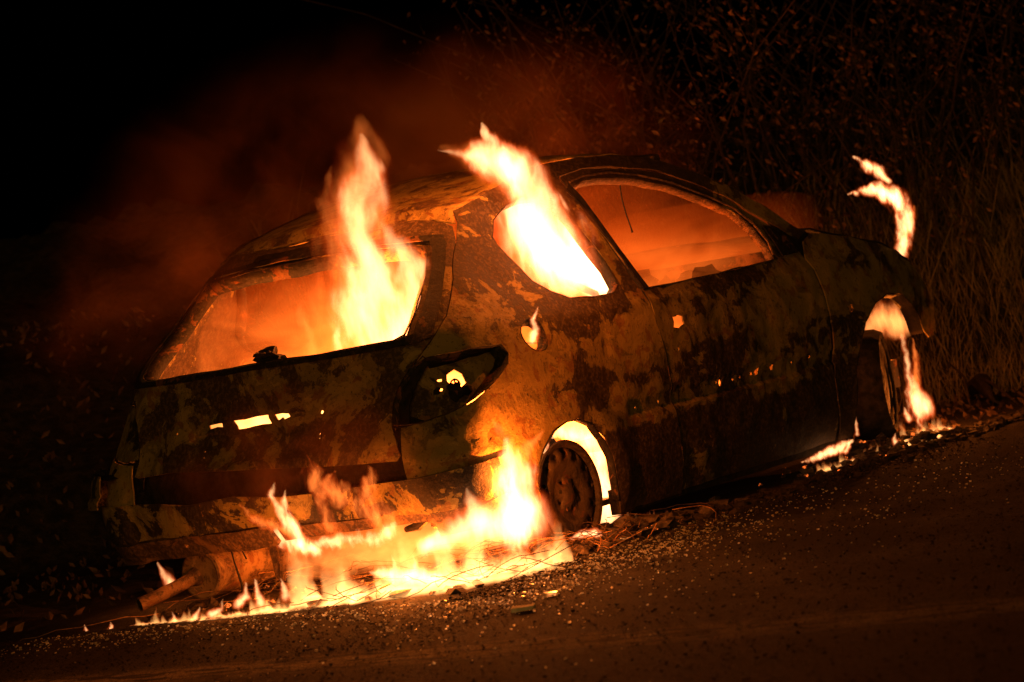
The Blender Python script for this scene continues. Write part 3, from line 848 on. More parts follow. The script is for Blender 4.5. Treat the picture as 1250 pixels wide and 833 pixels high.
blades('dry_grass', 16000, on_bank(-.25, 2.2, -3.2, 3.0), .34, .0022, M_grass, 1.0, "dry bent grass covering the foot of the bank ahead of the car", "grass")
blades('tall_grass', 1500, on_bank(.5, 3.0, -3.2, 3.5), .75, .0026, M_grass, 1.1, "tall thin dry grass stems standing on the dark bank", "grass")
def leaf(V, F, p, r, seed):
    a = Vector((rng.normal(), rng.normal(), rng.normal())).normalized(); b = a.orthogonal().normalized(); c = a.cross(b)
    k = len(V); p = Vector(p)
    V += [p - b * r, p + c * r * .45 + a * r * .1, p + b * r * 1.1, p - c * r * .45 + a * r * .1]; F += [(k, k + 1, k + 2), (k, k + 2, k + 3)]
tw = MB(); LV = []; LF = []
for i in range(220):
    x, y = on_bank(.9, 3.8, -3.8, 1.6)(); z = hgt(x, y)
    h = rng.uniform(1.0, 2.8); a = rng.uniform(0, 6.28); ln = rng.uniform(.2, 1.0)
    P = [(x + math.cos(a) * ln * h * t * t + .05 * rng.normal() * t, y + math.sin(a) * ln * h * t * t + .05 * rng.normal() * t, z + h * t * (1 - .25 * ln * t)) for t in np.linspace(0, 1, 6)]
    tw.tube(P, [.007 * (1 - .8 * t) + .0012 for t in np.linspace(0, 1, 6)], 4, cap=False)
    for b in range(5):
        j = rng.integers(1, 5); q = np.array(P[j]); e = q + rng.normal(0, .22, 3) + [0, 0, .12]
        tw.tube([q, (q + e) / 2 + rng.normal(0, .02, 3), e], [.0028, .0018, .001], 3, cap=False)
        for _ in range(rng.integers(5, 16)):
            leaf(LV, LF, q + (e - q) * rng.uniform(.2, 1.1) + rng.normal(0, .05, 3), rng.uniform(.010, .026), 0)
th = tw.build('thicket_twigs', M_twig, label="dark tangle of bare twigs rising above the grassy bank", cat="thicket", kind='stuff')
mobj('thicket_leaves', LV, LF, M_leaf, smooth=False, label="small withered leaves caught in the dark thicket", cat="leaves", kind='stuff')
# leaf litter on the verge
LV = []; LF = []
for i in range(5200):
    if i % 2: x, y = rng.uniform(-2.5, 5), rng.uniform(1.2, 5)
    else: x, y = on_bank(-1.6, 1.2, -3, 3)()
    leaf(LV, LF, (x, y, hgt(x, y) + .012), rng.uniform(.012, .035), 0)
mobj('leaf_litter', LV, LF, M_litter, smooth=False, label="fallen leaves scattered over the dark verge behind the car", cat="leaf litter", kind='stuff')
# charred branch that lies ahead of the front wheel
mb = MB(); mb.tube([(3.9,-.55,.03),(4.1,-.42,.07),(4.35,-.28,.09),(4.55,-.12,.05)], [.012,.03,.045,.03], 8)
mb.v = rough(mb.v, .02, 14)
mb.tube([(3.55,-.60,.05),(3.9,-.42,.16),(4.2,-.20,.22)], [.004,.006,.004], 5); mb.tube([(3.7,-.75,.03),(4.0,-.50,.11),(4.3,-.30,.12)], [.005,.007,.005], 5)
mb.build('charred_branch', M_char, label="charred branch lying on the ground ahead of the front wheel", cat="branch")

# ------------------------------------------------------------------ debris on the road
def shards(name, n, place, r0, r1, mat, label, cat):
    V = []; F = []
    for i in range(n):
        x, y = place(); r = r0 * (r1 / r0) ** (rng.random() ** 2.2)
        A = rng.normal(0, 1, (4, 3)); A /= np.linalg.norm(A, axis=1, keepdims=True); k = len(V)
        c = np.array([x, y, .004 + r * .45]); B = [(-1,-1,-.6),(1,-1,-.6),(1,1,-.6),(-1,1,-.6),(-1,-1,.6),(1,-1,.6),(1,1,.6),(-1,1,.6)]
        q = Matrix.Rotation(rng.uniform(0, 6.28), 3, 'Z') @ Matrix.Rotation(rng.uniform(-.5, .5), 3, 'X')
        for b in B: V.append(tuple(c + np.array(q @ Vector(b)) * r * .5 * (1 + rng.uniform(-.25, .25))))
        F += [tuple(k + i for i in f) for f in ((3,2,1,0),(4,5,6,7),(0,1,5,4),(1,2,6,5),(2,3,7,6),(3,0,4,7))]
    return mobj(name, V, F, mat, smooth=False, label=label, cat=cat, kind='stuff')
def near_side():
    u = rng.random()
    if u < .55:
        x = rng.normal(-.25, .50); return x, -.94 - abs(rng.normal(0, .26)) - max(0, -x) * .1
    if u < .85:
        x = -.95 - abs(rng.normal(0, .22)); return x, rng.uniform(-1.4, .9)
    return rng.uniform(-1.8, 2.2), rng.uniform(-2.0, -1.0)
shards('broken_glass', 2800, near_side, .0028, .0085, M_glass, "crumbs of broken window glass glinting on the road around the car", "broken glass")
def grit_spot():
    return (rng.uniform(-3.2, 3.5), rng.uniform(-4.0, -.9)) if rng.random() < .8 else (rng.uniform(-1.9, -.85), rng.uniform(-1.5, 1.2))
shards('road_grit', 15000, grit_spot, .0025, .007, M_road, "loose grit on the rough asphalt of the road", "grit")
def side_strip():
    x = rng.uniform(-1.0, 2.4); return x, -.92 - abs(rng.normal(0, .15))
shards('glass_glints', 260, lambda: (rng.uniform(-2.4, 1.5), rng.uniform(-2.4, -.9)), .003, .007, M_glass, "lone crumbs of glass scattered over the open road", "broken glass")
shards('ash_crumbs', 4500, side_strip, .003, .009, M_char, "black ash crumbs scattered over the road beside the car", "ash")
def rubble(name, n, place, r, mat, label, cat):
    mb = MB()
    for i in range(n):
        x, y, z = place(); q = r * rng.uniform(.4, 1.5)
        v, f = lump((x, y, z + q * .2), (q, q * rng.uniform(.6, 1.3), q * .6), i, 1, .6); mb.add(v, f)
    return mb.build(name, mat, label=label, cat=cat, kind='stuff', smooth=False)
def heap():
    u = rng.random()
    if u < .45: x, y = rng.normal(.25, .28), -.82 - abs(rng.normal(0, .09)) + .1
    elif u < .7: x, y = rng.uniform(-.8, .2), rng.uniform(-.9, .6)
    else: x, y = rng.normal(2.35, .28), rng.normal(-.78, .10)
    return x, y, .004 + .05 * math.exp(-((x - .25) ** 2 + (y + .8) ** 2) * 14) * rng.random() + .05 * math.exp(-((x - 2.45) ** 2 + (y + .75) ** 2) * 12) * rng.random()
rubble('ash_rubble', 620, heap, .022, M_ash, "grey and black ash rubble heaped round the wheels under the car", "ash")
rubble('embers', 150, heap, .016, M_ember, "glowing embers among the ash under the car", "embers")
def dark_edge():
    x = rng.uniform(.5, 4.2); return x, -.95 + rng.normal(0, .05) - .02 * x, .004
rubble('soot_crust', 500, dark_edge, .018, M_char, "black crust of melted plastic along the near side of the car", "melted plastic")
# steel cords of the burnt tyres
mb = MB()
for i in range(140):
    cx, cy_ = (rng.normal(-.25, .28), rng.normal(-.72, .16)) if i % 3 else (rng.normal(-.45, .22), rng.normal(-.15, .35))
    R_ = rng.uniform(.12, .30); a0 = rng.uniform(0, 6.28); da = rng.uniform(.7, 2.6); tl = rng.uniform(-.5, .5); b0 = rng.uniform(0, 6.28)
    P = []
    for t in np.linspace(0, 1, 9):
        a = a0 + da * t; P.append((cx + R_ * math.cos(a), cy_ + R_ * .8 * math.sin(a), .012 + abs(.07 * math.sin(a * 1.3 + b0) * math.exp(-((cx+.2)**2) * 2)) + .01 * rng.random()))
    mb.tube(P, .0016, 3, cap=False)
mb.build('tyre_cords', M_steel, kind='stuff', label="tangled steel cords of the burnt tyres lying round the rear wheel", cat="wire")
chip = MB(); chip.box((-.016,-.035,0), (.016,.035,.012), Matrix.Translation((-1.364,-1.499,.006)) @ Matrix.Rotation(.4, 4, 'Z')); chip.v = rough(chip.v, .006, 60)
chip.build('glass_chip', simple_mat('pale_chip', (.8,.75,.65), (.6,.55,.45), 40), smooth=False, label="single pale chip lying on the open road in the foreground", cat="chip")
chip = MB(); chip.box((-.01,-.02,0), (.01,.02,.01), Matrix.Translation((-1.10,-1.42,.006))); chip.v = rough(chip.v, .006, 60)
chip.build('glass_chip', M_glass, smooth=False, label="smaller chip on the road just behind the pale foreground one", cat="chip")

# ------------------------------------------------------------------ fire
FL = {
'rear_col': [(-0.3,-0.329,0.765,0.1526),(-0.3,-0.314,0.896,0.1697),(-0.3,-0.334,1.051,0.1412),(-0.3,-0.323,1.196,0.113),(-0.3,-0.364,1.332,0.0901),(-0.3,-0.402,1.426,0.059),(-0.3,-0.394,1.55,0.0141)] ,
'rear_left': [(-0.34,-0.241,1.097,0.0396),(-0.34,-0.223,1.229,0.0453),(-0.34,-0.226,1.343,0.034),(-0.34,-0.279,1.449,0.0113)] ,
'rear_low': [(-0.36,-0.075,0.775,0.0571),(-0.36,-0.068,0.863,0.0457),(-0.36,-0.062,0.936,0.0285),(-0.36,-0.055,1.004,0.0086)] ,
'rear_right': [(-0.28,-0.406,0.824,0.1353),(-0.28,-0.468,0.944,0.1179),(-0.28,-0.499,1.054,0.084),(-0.28,-0.451,1.16,0.0505),(-0.28,-0.394,1.263,0.0169)] ,
'rear_tip2': [(-0.4,-0.216,0.82,0.0254),(-0.4,-0.22,0.871,0.0197),(-0.4,-0.246,0.925,0.0056)] ,
'q_fill': [(0.903,-0.52,0.874,0.08),(0.725,-0.52,0.938,0.1395),(0.545,-0.52,1.031,0.1794),(0.407,-0.52,1.14,0.1479),(0.351,-0.52,1.214,0.1001)] ,
'q_right': [(0.746,-0.6,0.894,0.0787),(0.67,-0.6,0.972,0.0902),(0.606,-0.6,1.05,0.0539),(0.565,-0.6,1.163,0.0209),(0.55,-0.6,1.237,0.006)] ,
'q_out': [(0.363,-0.7,0.962,0.1109),(0.275,-0.7,1.088,0.1217),(0.245,-0.7,1.194,0.1012),(0.191,-0.7,1.288,0.0921),(0.079,-0.7,1.354,0.0884),(-0.046,-0.7,1.403,0.0705),(-0.177,-0.7,1.422,0.0251),(-0.293,-0.7,1.435,0.0055)] ,
'q_tip': [(0.103,-0.72,1.346,0.0628),(0.028,-0.72,1.429,0.0482),(-0.021,-0.72,1.483,0.0254),(-0.03,-0.72,1.518,0.0056)] ,
'fuel': [(-0.069,-0.8,0.748,0.028),(-0.039,-0.8,0.781,0.0197),(-0.048,-0.8,0.817,0.014),(-0.002,-0.8,0.852,0.0042)] ,
'front_up': [(3.105,-0.6,0.755,0.0322),(3.188,-0.6,0.85,0.0468),(3.238,-0.6,0.94,0.0505),(3.175,-0.6,1.026,0.0539),(3.004,-0.6,1.075,0.0391),(2.746,-0.6,1.076,0.007)] ,
'front_tip': [(3.132,-0.6,1.102,0.0179),(3.048,-0.6,1.151,0.0356),(2.953,-0.6,1.186,0.0283),(2.846,-0.6,1.229,0.007)] ,
'front_side': [(3.188,-0.6,0.85,0.0216),(3.275,-0.6,0.908,0.0253),(3.333,-0.6,0.977,0.0109)] ,
'farch': [(2.703,-0.58,0.442,0.0349),(2.821,-0.58,0.514,0.0774),(2.978,-0.58,0.518,0.0995),(3.088,-0.58,0.476,0.0644),(3.142,-0.58,0.449,0.0216)] ,
'farch2': [(2.987,-0.62,0.079,0.0462),(2.968,-0.62,0.175,0.0284),(2.965,-0.62,0.273,0.0195),(2.972,-0.62,0.355,0.0177),(2.967,-0.62,0.427,0.0213)] ,
'farch3': [(3.152,-0.54,0.094,0.0288),(3.161,-0.54,0.203,0.036),(3.216,-0.54,0.306,0.0217),(3.218,-0.54,0.397,0.0072)] ,
'ffoot': [(2.863,-0.72,0.113,0.0561),(2.834,-0.72,0.16,0.049),(2.809,-0.72,0.22,0.0279),(2.801,-0.72,0.281,0.007)] ,
'rwheel_l': [(-0.489,-0.9,0.142,0.0808),(-0.468,-0.9,0.242,0.0863),(-0.452,-0.9,0.327,0.0864),(-0.446,-0.9,0.376,0.0648),(-0.466,-0.9,0.439,0.0162)] ,
'rwheel_red': [(-0.457,-0.92,0.34,0.0539),(-0.473,-0.92,0.416,0.0377),(-0.509,-0.92,0.484,0.0241),(-0.552,-0.92,0.531,0.0053)] ,
'rwheel_red2': [(-0.409,-0.92,0.374,0.0433),(-0.373,-0.92,0.41,0.0271),(-0.28,-0.92,0.443,0.0082)] ,
'rwheel_gap': [(-0.036,-0.7,0.297,0.0226),(0.017,-0.7,0.356,0.0227),(0.064,-0.7,0.407,0.0171),(0.094,-0.7,0.437,0.0057)] ,
'rarch_r': [(0.384,-0.66,0.066,0.0705),(0.445,-0.66,0.152,0.0767),(0.442,-0.66,0.248,0.0767),(0.388,-0.66,0.334,0.0587),(0.3,-0.66,0.383,0.0408),(0.207,-0.66,0.408,0.026),(0.132,-0.66,0.401,0.0086)] ,
'rwheel_foot': [(0.024,-0.86,0.051,0.0254),(-0.055,-0.86,0.065,0.0196),(-0.138,-0.86,0.062,0.0083)] ,
'gnd_big': [(-0.62,-1.027,0.19,0.1056),(-0.62,-0.892,0.203,0.0958),(-0.62,-0.758,0.172,0.0698),(-0.62,-0.616,0.141,0.046)] ,
'low_l': [(-0.74,-0.371,0.184,0.0239),(-0.74,-0.319,0.266,0.0306),(-0.74,-0.306,0.337,0.0273),(-0.74,-0.342,0.402,0.0204),(-0.74,-0.386,0.439,0.0068)] ,
'mid_up': [(-0.6,-0.876,0.163,0.0587),(-0.6,-0.839,0.226,0.0482),(-0.6,-0.816,0.272,0.0268),(-0.6,-0.806,0.306,0.008)] ,
'q_halo': [(0.28,-0.72,0.997,0.139),(0.188,-0.72,1.122,0.1494),(0.154,-0.72,1.227,0.1318),(0.08,-0.72,1.319,0.1139),(-0.057,-0.72,1.394,0.0844),(-0.191,-0.72,1.437,0.039),(-0.3,-0.72,1.454,0.011)] ,
'rear_halo': [(-0.26,-0.264,0.826,0.2276),(-0.26,-0.276,1.026,0.2103),(-0.26,-0.271,1.171,0.1705),(-0.26,-0.301,1.339,0.1248),(-0.26,-0.353,1.474,0.0848),(-0.26,-0.367,1.601,0.0226)] ,
'pool_a': [(-0.75,-0.76,0.051,0.0372),(-0.75,-0.628,0.065,0.0455),(-0.75,-0.529,0.078,0.035),(-0.75,-0.469,0.089,0.0108)] ,
'pool_t1': [(-0.75,-0.564,0.081,0.0215),(-0.75,-0.578,0.113,0.0134),(-0.75,-0.57,0.141,0.004)] ,
'pool_t2': [(-0.75,-0.647,0.074,0.0241),(-0.75,-0.665,0.111,0.0133),(-0.75,-0.656,0.128,0.004)] ,
'mid_core': [(-0.55,-0.563,0.133,0.0328),(-0.55,-0.604,0.165,0.03),(-0.55,-0.675,0.178,0.0217),(-0.55,-0.72,0.196,0.0054)] ,
'curl1': [(-0.78,-0.28,0.188,0.0286),(-0.78,-0.228,0.226,0.0328),(-0.78,-0.185,0.285,0.037),(-0.78,-0.154,0.338,0.0247),(-0.78,-0.128,0.386,0.0206),(-0.78,-0.158,0.422,0.0082)] ,
'curl2': [(-0.78,-0.235,0.192,0.0369),(-0.78,-0.21,0.241,0.0246),(-0.78,-0.191,0.313,0.0205),(-0.78,-0.188,0.363,0.0205),(-0.78,-0.204,0.4,0.006)] ,
'curl3': [(-0.78,-0.188,0.252,0.0258),(-0.78,-0.106,0.287,0.0308),(-0.78,-0.034,0.322,0.026),(-0.78,0.008,0.365,0.0078)] ,
'band': [(-0.76,-0.268,0.205,0.0306),(-0.76,-0.356,0.205,0.0304),(-0.76,-0.446,0.214,0.0303),(-0.76,-0.528,0.195,0.0301),(-0.76,-0.584,0.217,0.0351),(-0.76,-0.62,0.241,0.0102)] ,
'wisp1': [(-0.8,-0.47,0.339,0.035),(-0.8,-0.425,0.37,0.0526),(-0.8,-0.369,0.404,0.0471),(-0.8,-0.338,0.453,0.0352),(-0.8,-0.337,0.509,0.0089)] ,
'wisp2': [(-0.8,-0.638,0.246,0.0463),(-0.8,-0.565,0.302,0.0465),(-0.8,-0.548,0.364,0.0466),(-0.8,-0.577,0.402,0.0347),(-0.8,-0.572,0.443,0.0088)] ,
'wisp3': [(-0.8,-0.596,0.21,0.0347),(-0.8,-0.58,0.263,0.0409),(-0.8,-0.524,0.317,0.0348),(-0.8,-0.514,0.367,0.0088)] ,
'core_l': [(-0.62,0.003,0.233,0.0337),(-0.62,-0.036,0.209,0.0392),(-0.62,-0.104,0.186,0.0391),(-0.62,-0.166,0.169,0.0111)] ,
'muff_l': [(-0.3,0.825,0.077,0.0302),(-0.3,0.848,0.115,0.0212),(-0.3,0.868,0.154,0.0061)] ,
'muff_l2': [(-0.25,0.708,0.125,0.0241),(-0.25,0.728,0.157,0.0181),(-0.25,0.735,0.182,0.006)] ,
'g1': [(-0.85,0.751,-0.008,0.0144),(-0.85,0.752,0.007,0.0101),(-0.85,0.755,0.025,0.0029)] ,
'g2': [(-0.85,0.64,-0.004,0.0143),(-0.85,0.628,0.01,0.01),(-0.85,0.629,0.024,0.0029)] ,
'g3': [(-0.85,0.331,0.011,0.0141),(-0.85,0.332,0.025,0.0084),(-0.85,0.336,0.04,0.0028)] ,
'g4': [(-0.85,0.161,0.018,0.0223),(-0.85,0.114,0.029,0.0139),(-0.85,0.098,0.064,0.0028)] ,
'g5': [(-0.85,0.037,0.043,0.0249),(-0.85,-0.009,0.067,0.022),(-0.85,-0.015,0.112,0.0055)] ,
'g6': [(-0.82,-0.039,0.04,0.0248),(-0.82,-0.033,0.076,0.0165),(-0.82,-0.035,0.116,0.0041)] ,
'g7': [(-0.82,-0.157,0.05,0.0246),(-0.82,-0.153,0.078,0.0192),(-0.82,-0.146,0.112,0.0041)] ,
'g8': [(-0.82,-0.233,0.038,0.0163),(-0.82,-0.279,0.04,0.0136),(-0.82,-0.318,0.04,0.0054)] ,
'g9': [(-0.84,0.246,0.011,0.0168),(-0.84,0.227,0.027,0.0112),(-0.84,0.215,0.046,0.0028)] ,
'f1': [(1.607,-0.8,0.068,0.0064),(1.699,-0.8,0.064,0.0161),(1.812,-0.8,0.073,0.0227),(1.922,-0.8,0.073,0.0295),(2.041,-0.8,0.089,0.0099)] ,
'f2': [(1.971,-0.8,0.053,0.0164),(2.006,-0.8,0.071,0.0132),(2.016,-0.8,0.099,0.0033)] ,
'f3': [(2.238,-0.72,0.096,0.0134),(2.245,-0.72,0.136,0.0101),(2.25,-0.72,0.17,0.0034)] ,
'f4': [(2.258,-0.88,0.035,0.02),(2.244,-0.88,0.057,0.0133),(2.265,-0.88,0.075,0.0033)] ,
'f5': [(2.561,-0.8,0.103,0.0205),(2.541,-0.8,0.131,0.0171),(2.535,-0.8,0.156,0.0051)] ,
'f6': [(2.362,-0.95,0.087,0.0134),(2.341,-0.95,0.11,0.01),(2.363,-0.95,0.128,0.0034)] ,
}
def fire(name, loc, keys, S, label, group=None, cat='flame', **k):
    """one flame: an Empty at its foot, each tongue its own volume"""
    if len(keys) == 1:
        return tongue(name, FL[keys[0]], S, label=label, cat=cat, **({'group': group} if group else {}), **k)
    e = empty(name, loc, label=label, cat=cat)
    if group: e['group'] = group
    for q in keys:
        kk = dict(k); s_ = S
        if isinstance(q, tuple): kk.update(q[1]); s_ = kk.pop('S', S); q = q[0]
        tongue('tongue', FL[q], s_, e, **kk)
    return e
RED = dict(core=(1, .20, .03), edge=(1, .06, .003))
fire('flame', FL['rear_col'][0][:3], ['rear_col', 'rear_right', ('rear_left', dict(S=7, **RED)), ('rear_low', dict(S=14, **RED)), ('rear_tip2', dict(S=60)), ('rear_halo', dict(S=5, rag=2.0, **RED))], 26,
     "tall ragged flame rising out of the rear window past the roof edge", rag=1.5, p=1.6)
fire('flame', FL['q_out'][0][:3], ['q_fill', 'q_out', ('q_tip', dict(S=60)), ('q_right', dict(S=60)), ('q_halo', dict(S=5, rag=1.8, **RED))], 42,
     "white hot flame pouring from the rear side window and bending back over the roof", rag=1.25, p=1.4)
fire('flame', FL['fuel'][0][:3], ['fuel'], 130, "small flame licking out of the round fuel filler hole", rag=.7)
fire('flame', FL['front_up'][0][:3], ['front_up', ('front_tip', {}), ('front_side', dict(S=40, **RED))], 75, "curling flame standing above the front wing at the far end of the car", rag=1.7)
fire('flame', FL['farch'][0][:3], [('farch', dict(S=13, p=1.6, rag=2.6, core=(1,.30,.07), edge=(1,.09,.006))), 'farch2', ('farch3', dict(S=45, rag=1.8, **RED))], 70, "flame burning behind the front wheel inside the front wheel arch", rag=1.5)
fire('flame', FL['ffoot'][0][:3], ['ffoot'], 90, "bright flame on the ground ahead of the front wheel", rag=.8)
fire('flame', FL['rwheel_l'][0][:3], ['rwheel_l', ('rwheel_red', dict(S=28, **RED)), ('rwheel_red2', dict(S=26, **RED))], 90, "broad white flame standing just behind the rear wheel with a red tip", rag=1.4, p=1.3)
fire('flame', FL['rwheel_gap'][0][:3], ['rwheel_gap'], 130, "narrow white flame between the rear wheel and the edge of its arch", rag=1.0)
fire('flame', FL['rarch_r'][0][:3], ['rarch_r'], 55, "white crescent of flame filling the front half of the rear wheel arch", rag=2.2, p=1.4)
fire('flame', FL['rwheel_foot'][0][:3], ['rwheel_foot'], 110, "small flame at the foot of the rear wheel", rag=.8)
fire('flame', FL['gnd_big'][0][:3], ['gnd_big', 'mid_core', 'mid_up'], 50, "wide fire spreading on the ground under the rear corner of the car", rag=.9)
fire('flame', FL['pool_a'][0][:3], ['pool_a', 'pool_t1', 'pool_t2'], 110, "low white pool of fire on the road below the rear bumper", rag=.9)
fire('flame', FL['curl1'][0][:3], ['curl1', 'curl2', ('curl3', dict(S=45, **RED)), 'core_l', ('low_l', dict(S=34, rag=1.6, **RED))], 70, "twin curling flames in front of the middle of the rear bumper", rag=1.3, warp=.55)
fire('flame', FL['band'][0][:3], ['band'], 55, "thin band of flame running along under the rear bumper", rag=1.7, warp=.6)
fire('flame', FL['wisp1'][0][:3], ['wisp1'], 22, "loose orange wisp of flame high on the rear bumper", rag=2.4, warp=.6, **RED)
fire('flame', FL['wisp2'][0][:3], ['wisp2', 'wisp3'], 25, "pair of orange wisps climbing the right of the rear bumper", rag=2.4, warp=.6, **RED)
fire('flame', FL['muff_l'][0][:3], ['muff_l'], 80, "small flame left of the tailpipe behind the silencer", rag=.7)
fire('flame', FL['muff_l2'][0][:3], ['muff_l2'], 70, "small flame showing just above the silencer", rag=.7)
fire('flame', FL['g1'][0][:3], ['g1'], 170, "leftmost tiny flame on the ground beyond the tailpipe", "small flames along the ground at the rear", rag=.6)
fire('flame', FL['g2'][0][:3], ['g2'], 170, "second tiny flame from the left on the ground beyond the tailpipe", "small flames along the ground at the rear", rag=.6)
fire('flame', FL['g3'][0][:3], ['g3'], 130, "tiny flame on the ground right below the mouth of the tailpipe", "small flames along the ground at the rear", rag=.6)
fire('flame', FL['g9'][0][:3], ['g9'], 130, "tiny flame on the ground below the silencer cap", "small flames along the ground at the rear", rag=.6)
fire('flame', FL['g4'][0][:3], ['g4'], 130, "low flame on the ground under the silencer body", "small flames along the ground at the rear", rag=.6)
fire('flame', FL['g5'][0][:3], ['g5'], 120, "forked flame on the ground at the foot of the dangling cable", "small flames along the ground at the rear", rag=.6)
fire('flame', FL['g6'][0][:3], ['g6'], 120, "pointed flame on the ground between cable and hanger bracket", "small flames along the ground at the rear", rag=.6)
fire('flame', FL['g7'][0][:3], ['g7'], 120, "bright flame on the ground at the foot of the hanger brackets", "small flames along the ground at the rear", rag=.6)
fire('flame', FL['g8'][0][:3], ['g8'], 110, "flat flame on the ground right of the hanger brackets", "small flames along the ground at the rear", rag=.6)
fire('flame', FL['f1'][0][:3], ['f1'], 70, "low trail of fire on the ground under the front end of the sill", "small flames round the front wheel", rag=1.8)
fire('flame', FL['f2'][0][:3], ['f2'], 120, "pointed flame at the end of the fire trail under the sill", "small flames round the front wheel", rag=.5)
fire('flame', FL['f3'][0][:3], ['f3'], 120, "narrow flame behind the rear edge of the front wing", "small flames round the front wheel", rag=.5)
fire('flame', FL['f4'][0][:3], ['f4'], 110, "small flame on the rubble below the front wheel", "small flames round the front wheel", rag=.5)
fire('flame', FL['f5'][0][:3], ['f5'], 110, "small flame touching the lower edge of the front wheel", "small flames round the front wheel", rag=.5)
fire('flame', FL['f6'][0][:3], ['f6'], 80, "small flame on the ground nearest the road at the front wheel", "small flames round the front wheel", rag=.9)

# beds of low flame: the height of the licks follows a fine pattern on the ground
def bed(name, pts, H, S, label, sc=16., dens=.5, cat='flame', group=None, core=(1, .42, .11), edge=(1, .10, .006), zs=1.):
    FCOUNT[0] += 1; seed = FCOUNT[0] * 1.91
    g = N('flame_bed_%d' % FCOUNT[0]); P = g.tc.outputs['Object']
    wn = g.noise(g.vm('ADD', P, (seed, 0, seed)), 14, 2, .5, 0, True)
    Q = g.vm('ADD', P, g.vm('SCALE', g.vm('SUBTRACT', wn, (.5, .5, .5)), scale=.06))
    Q2 = g.vm('MULTIPLY', Q, (1, 1, 0)); cur = None
    for a, b in zip(pts[:-1], pts[1:]):
        A = Vector((a[0], a[1], 0)); B = Vector((b[0], b[1], 0)); BA = B - A
        h = g.math('MULTIPLY', g.vm('DOT_PRODUCT', g.vm('SUBTRACT', Q2, tuple(A)), tuple(BA / BA.dot(BA))), 1, clamp=True)
        d = g.vm('DISTANCE', g.vm('SUBTRACT', Q2, tuple(A)), g.vm('SCALE', tuple(BA), scale=h))
        v = g.math('DIVIDE', d, g.math('MULTIPLY_ADD', h, b[2] - a[2], a[2]))
        cur = v if cur is None else g.math('MINIMUM', cur, v)
    sx = g.n('SeparateXYZ'); g.l(P, sx.inputs[0])
    n1 = g.noise(g.vm('ADD', Q2, (seed, seed, 0)), sc, 2, .5)
    n2 = g.noise(g.vm('ADD', Q2, (seed, -seed, 0)), sc * .3, 2, .5)
    spike = g.math('POWER', g.ramp(n1, dens - .12, dens + .22), 1.5)
    hl = g.math('MULTIPLY', g.math('MULTIPLY_ADD', spike, 1.0, .10), g.ramp(n2, .35, .62, .25, 1.0))
    hl = g.math('MULTIPLY', hl, g.math('MULTIPLY', g.ramp(cur, .35, 1.0, 1, 0), H))
    zz = g.math('MAXIMUM', sx.outputs[2], 0.0)
    w_ = g.math('SUBTRACT', 1.0, g.math('DIVIDE', zz, g.math('ADD', hl, .0005)), clamp=True)
    I = g.math('POWER', w_, .8)
    e = g.n('Emission'); g.l(g.mix(g.ramp(I, 0, .6), edge, core), e.inputs['Color']); g.l(g.math('MULTIPLY', I, S), e.inputs['Strength'])
    g.l(e.outputs[0], g.out.inputs['Volume']); g.m.cycles.volume_step_rate = .35
    c = catmull([(x, y, 0, r) for x, y, r in pts], 3); L = []; Rr = []
    n = len(c)
    for i, q in enumerate(c):
        t = c[min(i + 1, n - 1)] - c[max(i - 1, 0)]; t = t[:2] / np.linalg.norm(t[:2]); nv = np.array([-t[1], t[0]]); r = q[3] * 1.15 + .02
        ex = t * (-r if i == 0 else r if i == n - 1 else 0)
        L.append(q[:2] + nv * r + ex); Rr.append(q[:2] - nv * r + ex)
    V = []
    for z in (.004, H * 1.1): V += [(p[0], p[1], z) for p in L] + [(p[0], p[1], z) for p in Rr]
    F = []
    for i in range(n - 1):
        F += [(i, i + 1, n + i + 1, n + i), (2*n+i, 3*n+i, 3*n+i+1, 2*n+i+1), (i, 2*n+i, 2*n+i+1, i+1), (n+i, n+i+1, 3*n+i+1, 3*n+i)]
    F += [(0, n, 3*n, 2*n), (n-1, 3*n-1, 4*n-1, 2*n-1)]
    o = mobj(name, V, F, g.m, smooth=False, label=label, cat=cat)
    if group: o['group'] = group
    return o
bed('ground_fire', [(-.34,-.92,.08),(-.46,-.86,.20),(-.62,-.72,.22),(-.70,-.45,.16),(-.74,-.20,.10)], .28, 30, "ragged bed of fire on the ground under the rear corner and bumper", 12, .45)
bed('ground_fire', [(-.84,.55,.02),(-.85,.30,.05),(-.84,.05,.07),(-.82,-.20,.07),(-.80,-.42,.05)], .085, 60, "low line of flames licking along the ground below the silencer", 22, .52)
bed('ground_fire', [(.18,-.84,.05),(.42,-.78,.07),(.62,-.74,.06)], .10, 50, "low flames on the rubble at the foot of the rear wheel arch", 26, .56)
bed('ground_fire', [(1.72,-.80,.03),(2.0,-.80,.05),(2.30,-.84,.06),(2.60,-.84,.07),(2.95,-.74,.08)], .12, 50, "broken line of flames round the foot of the front wheel", 22, .54)

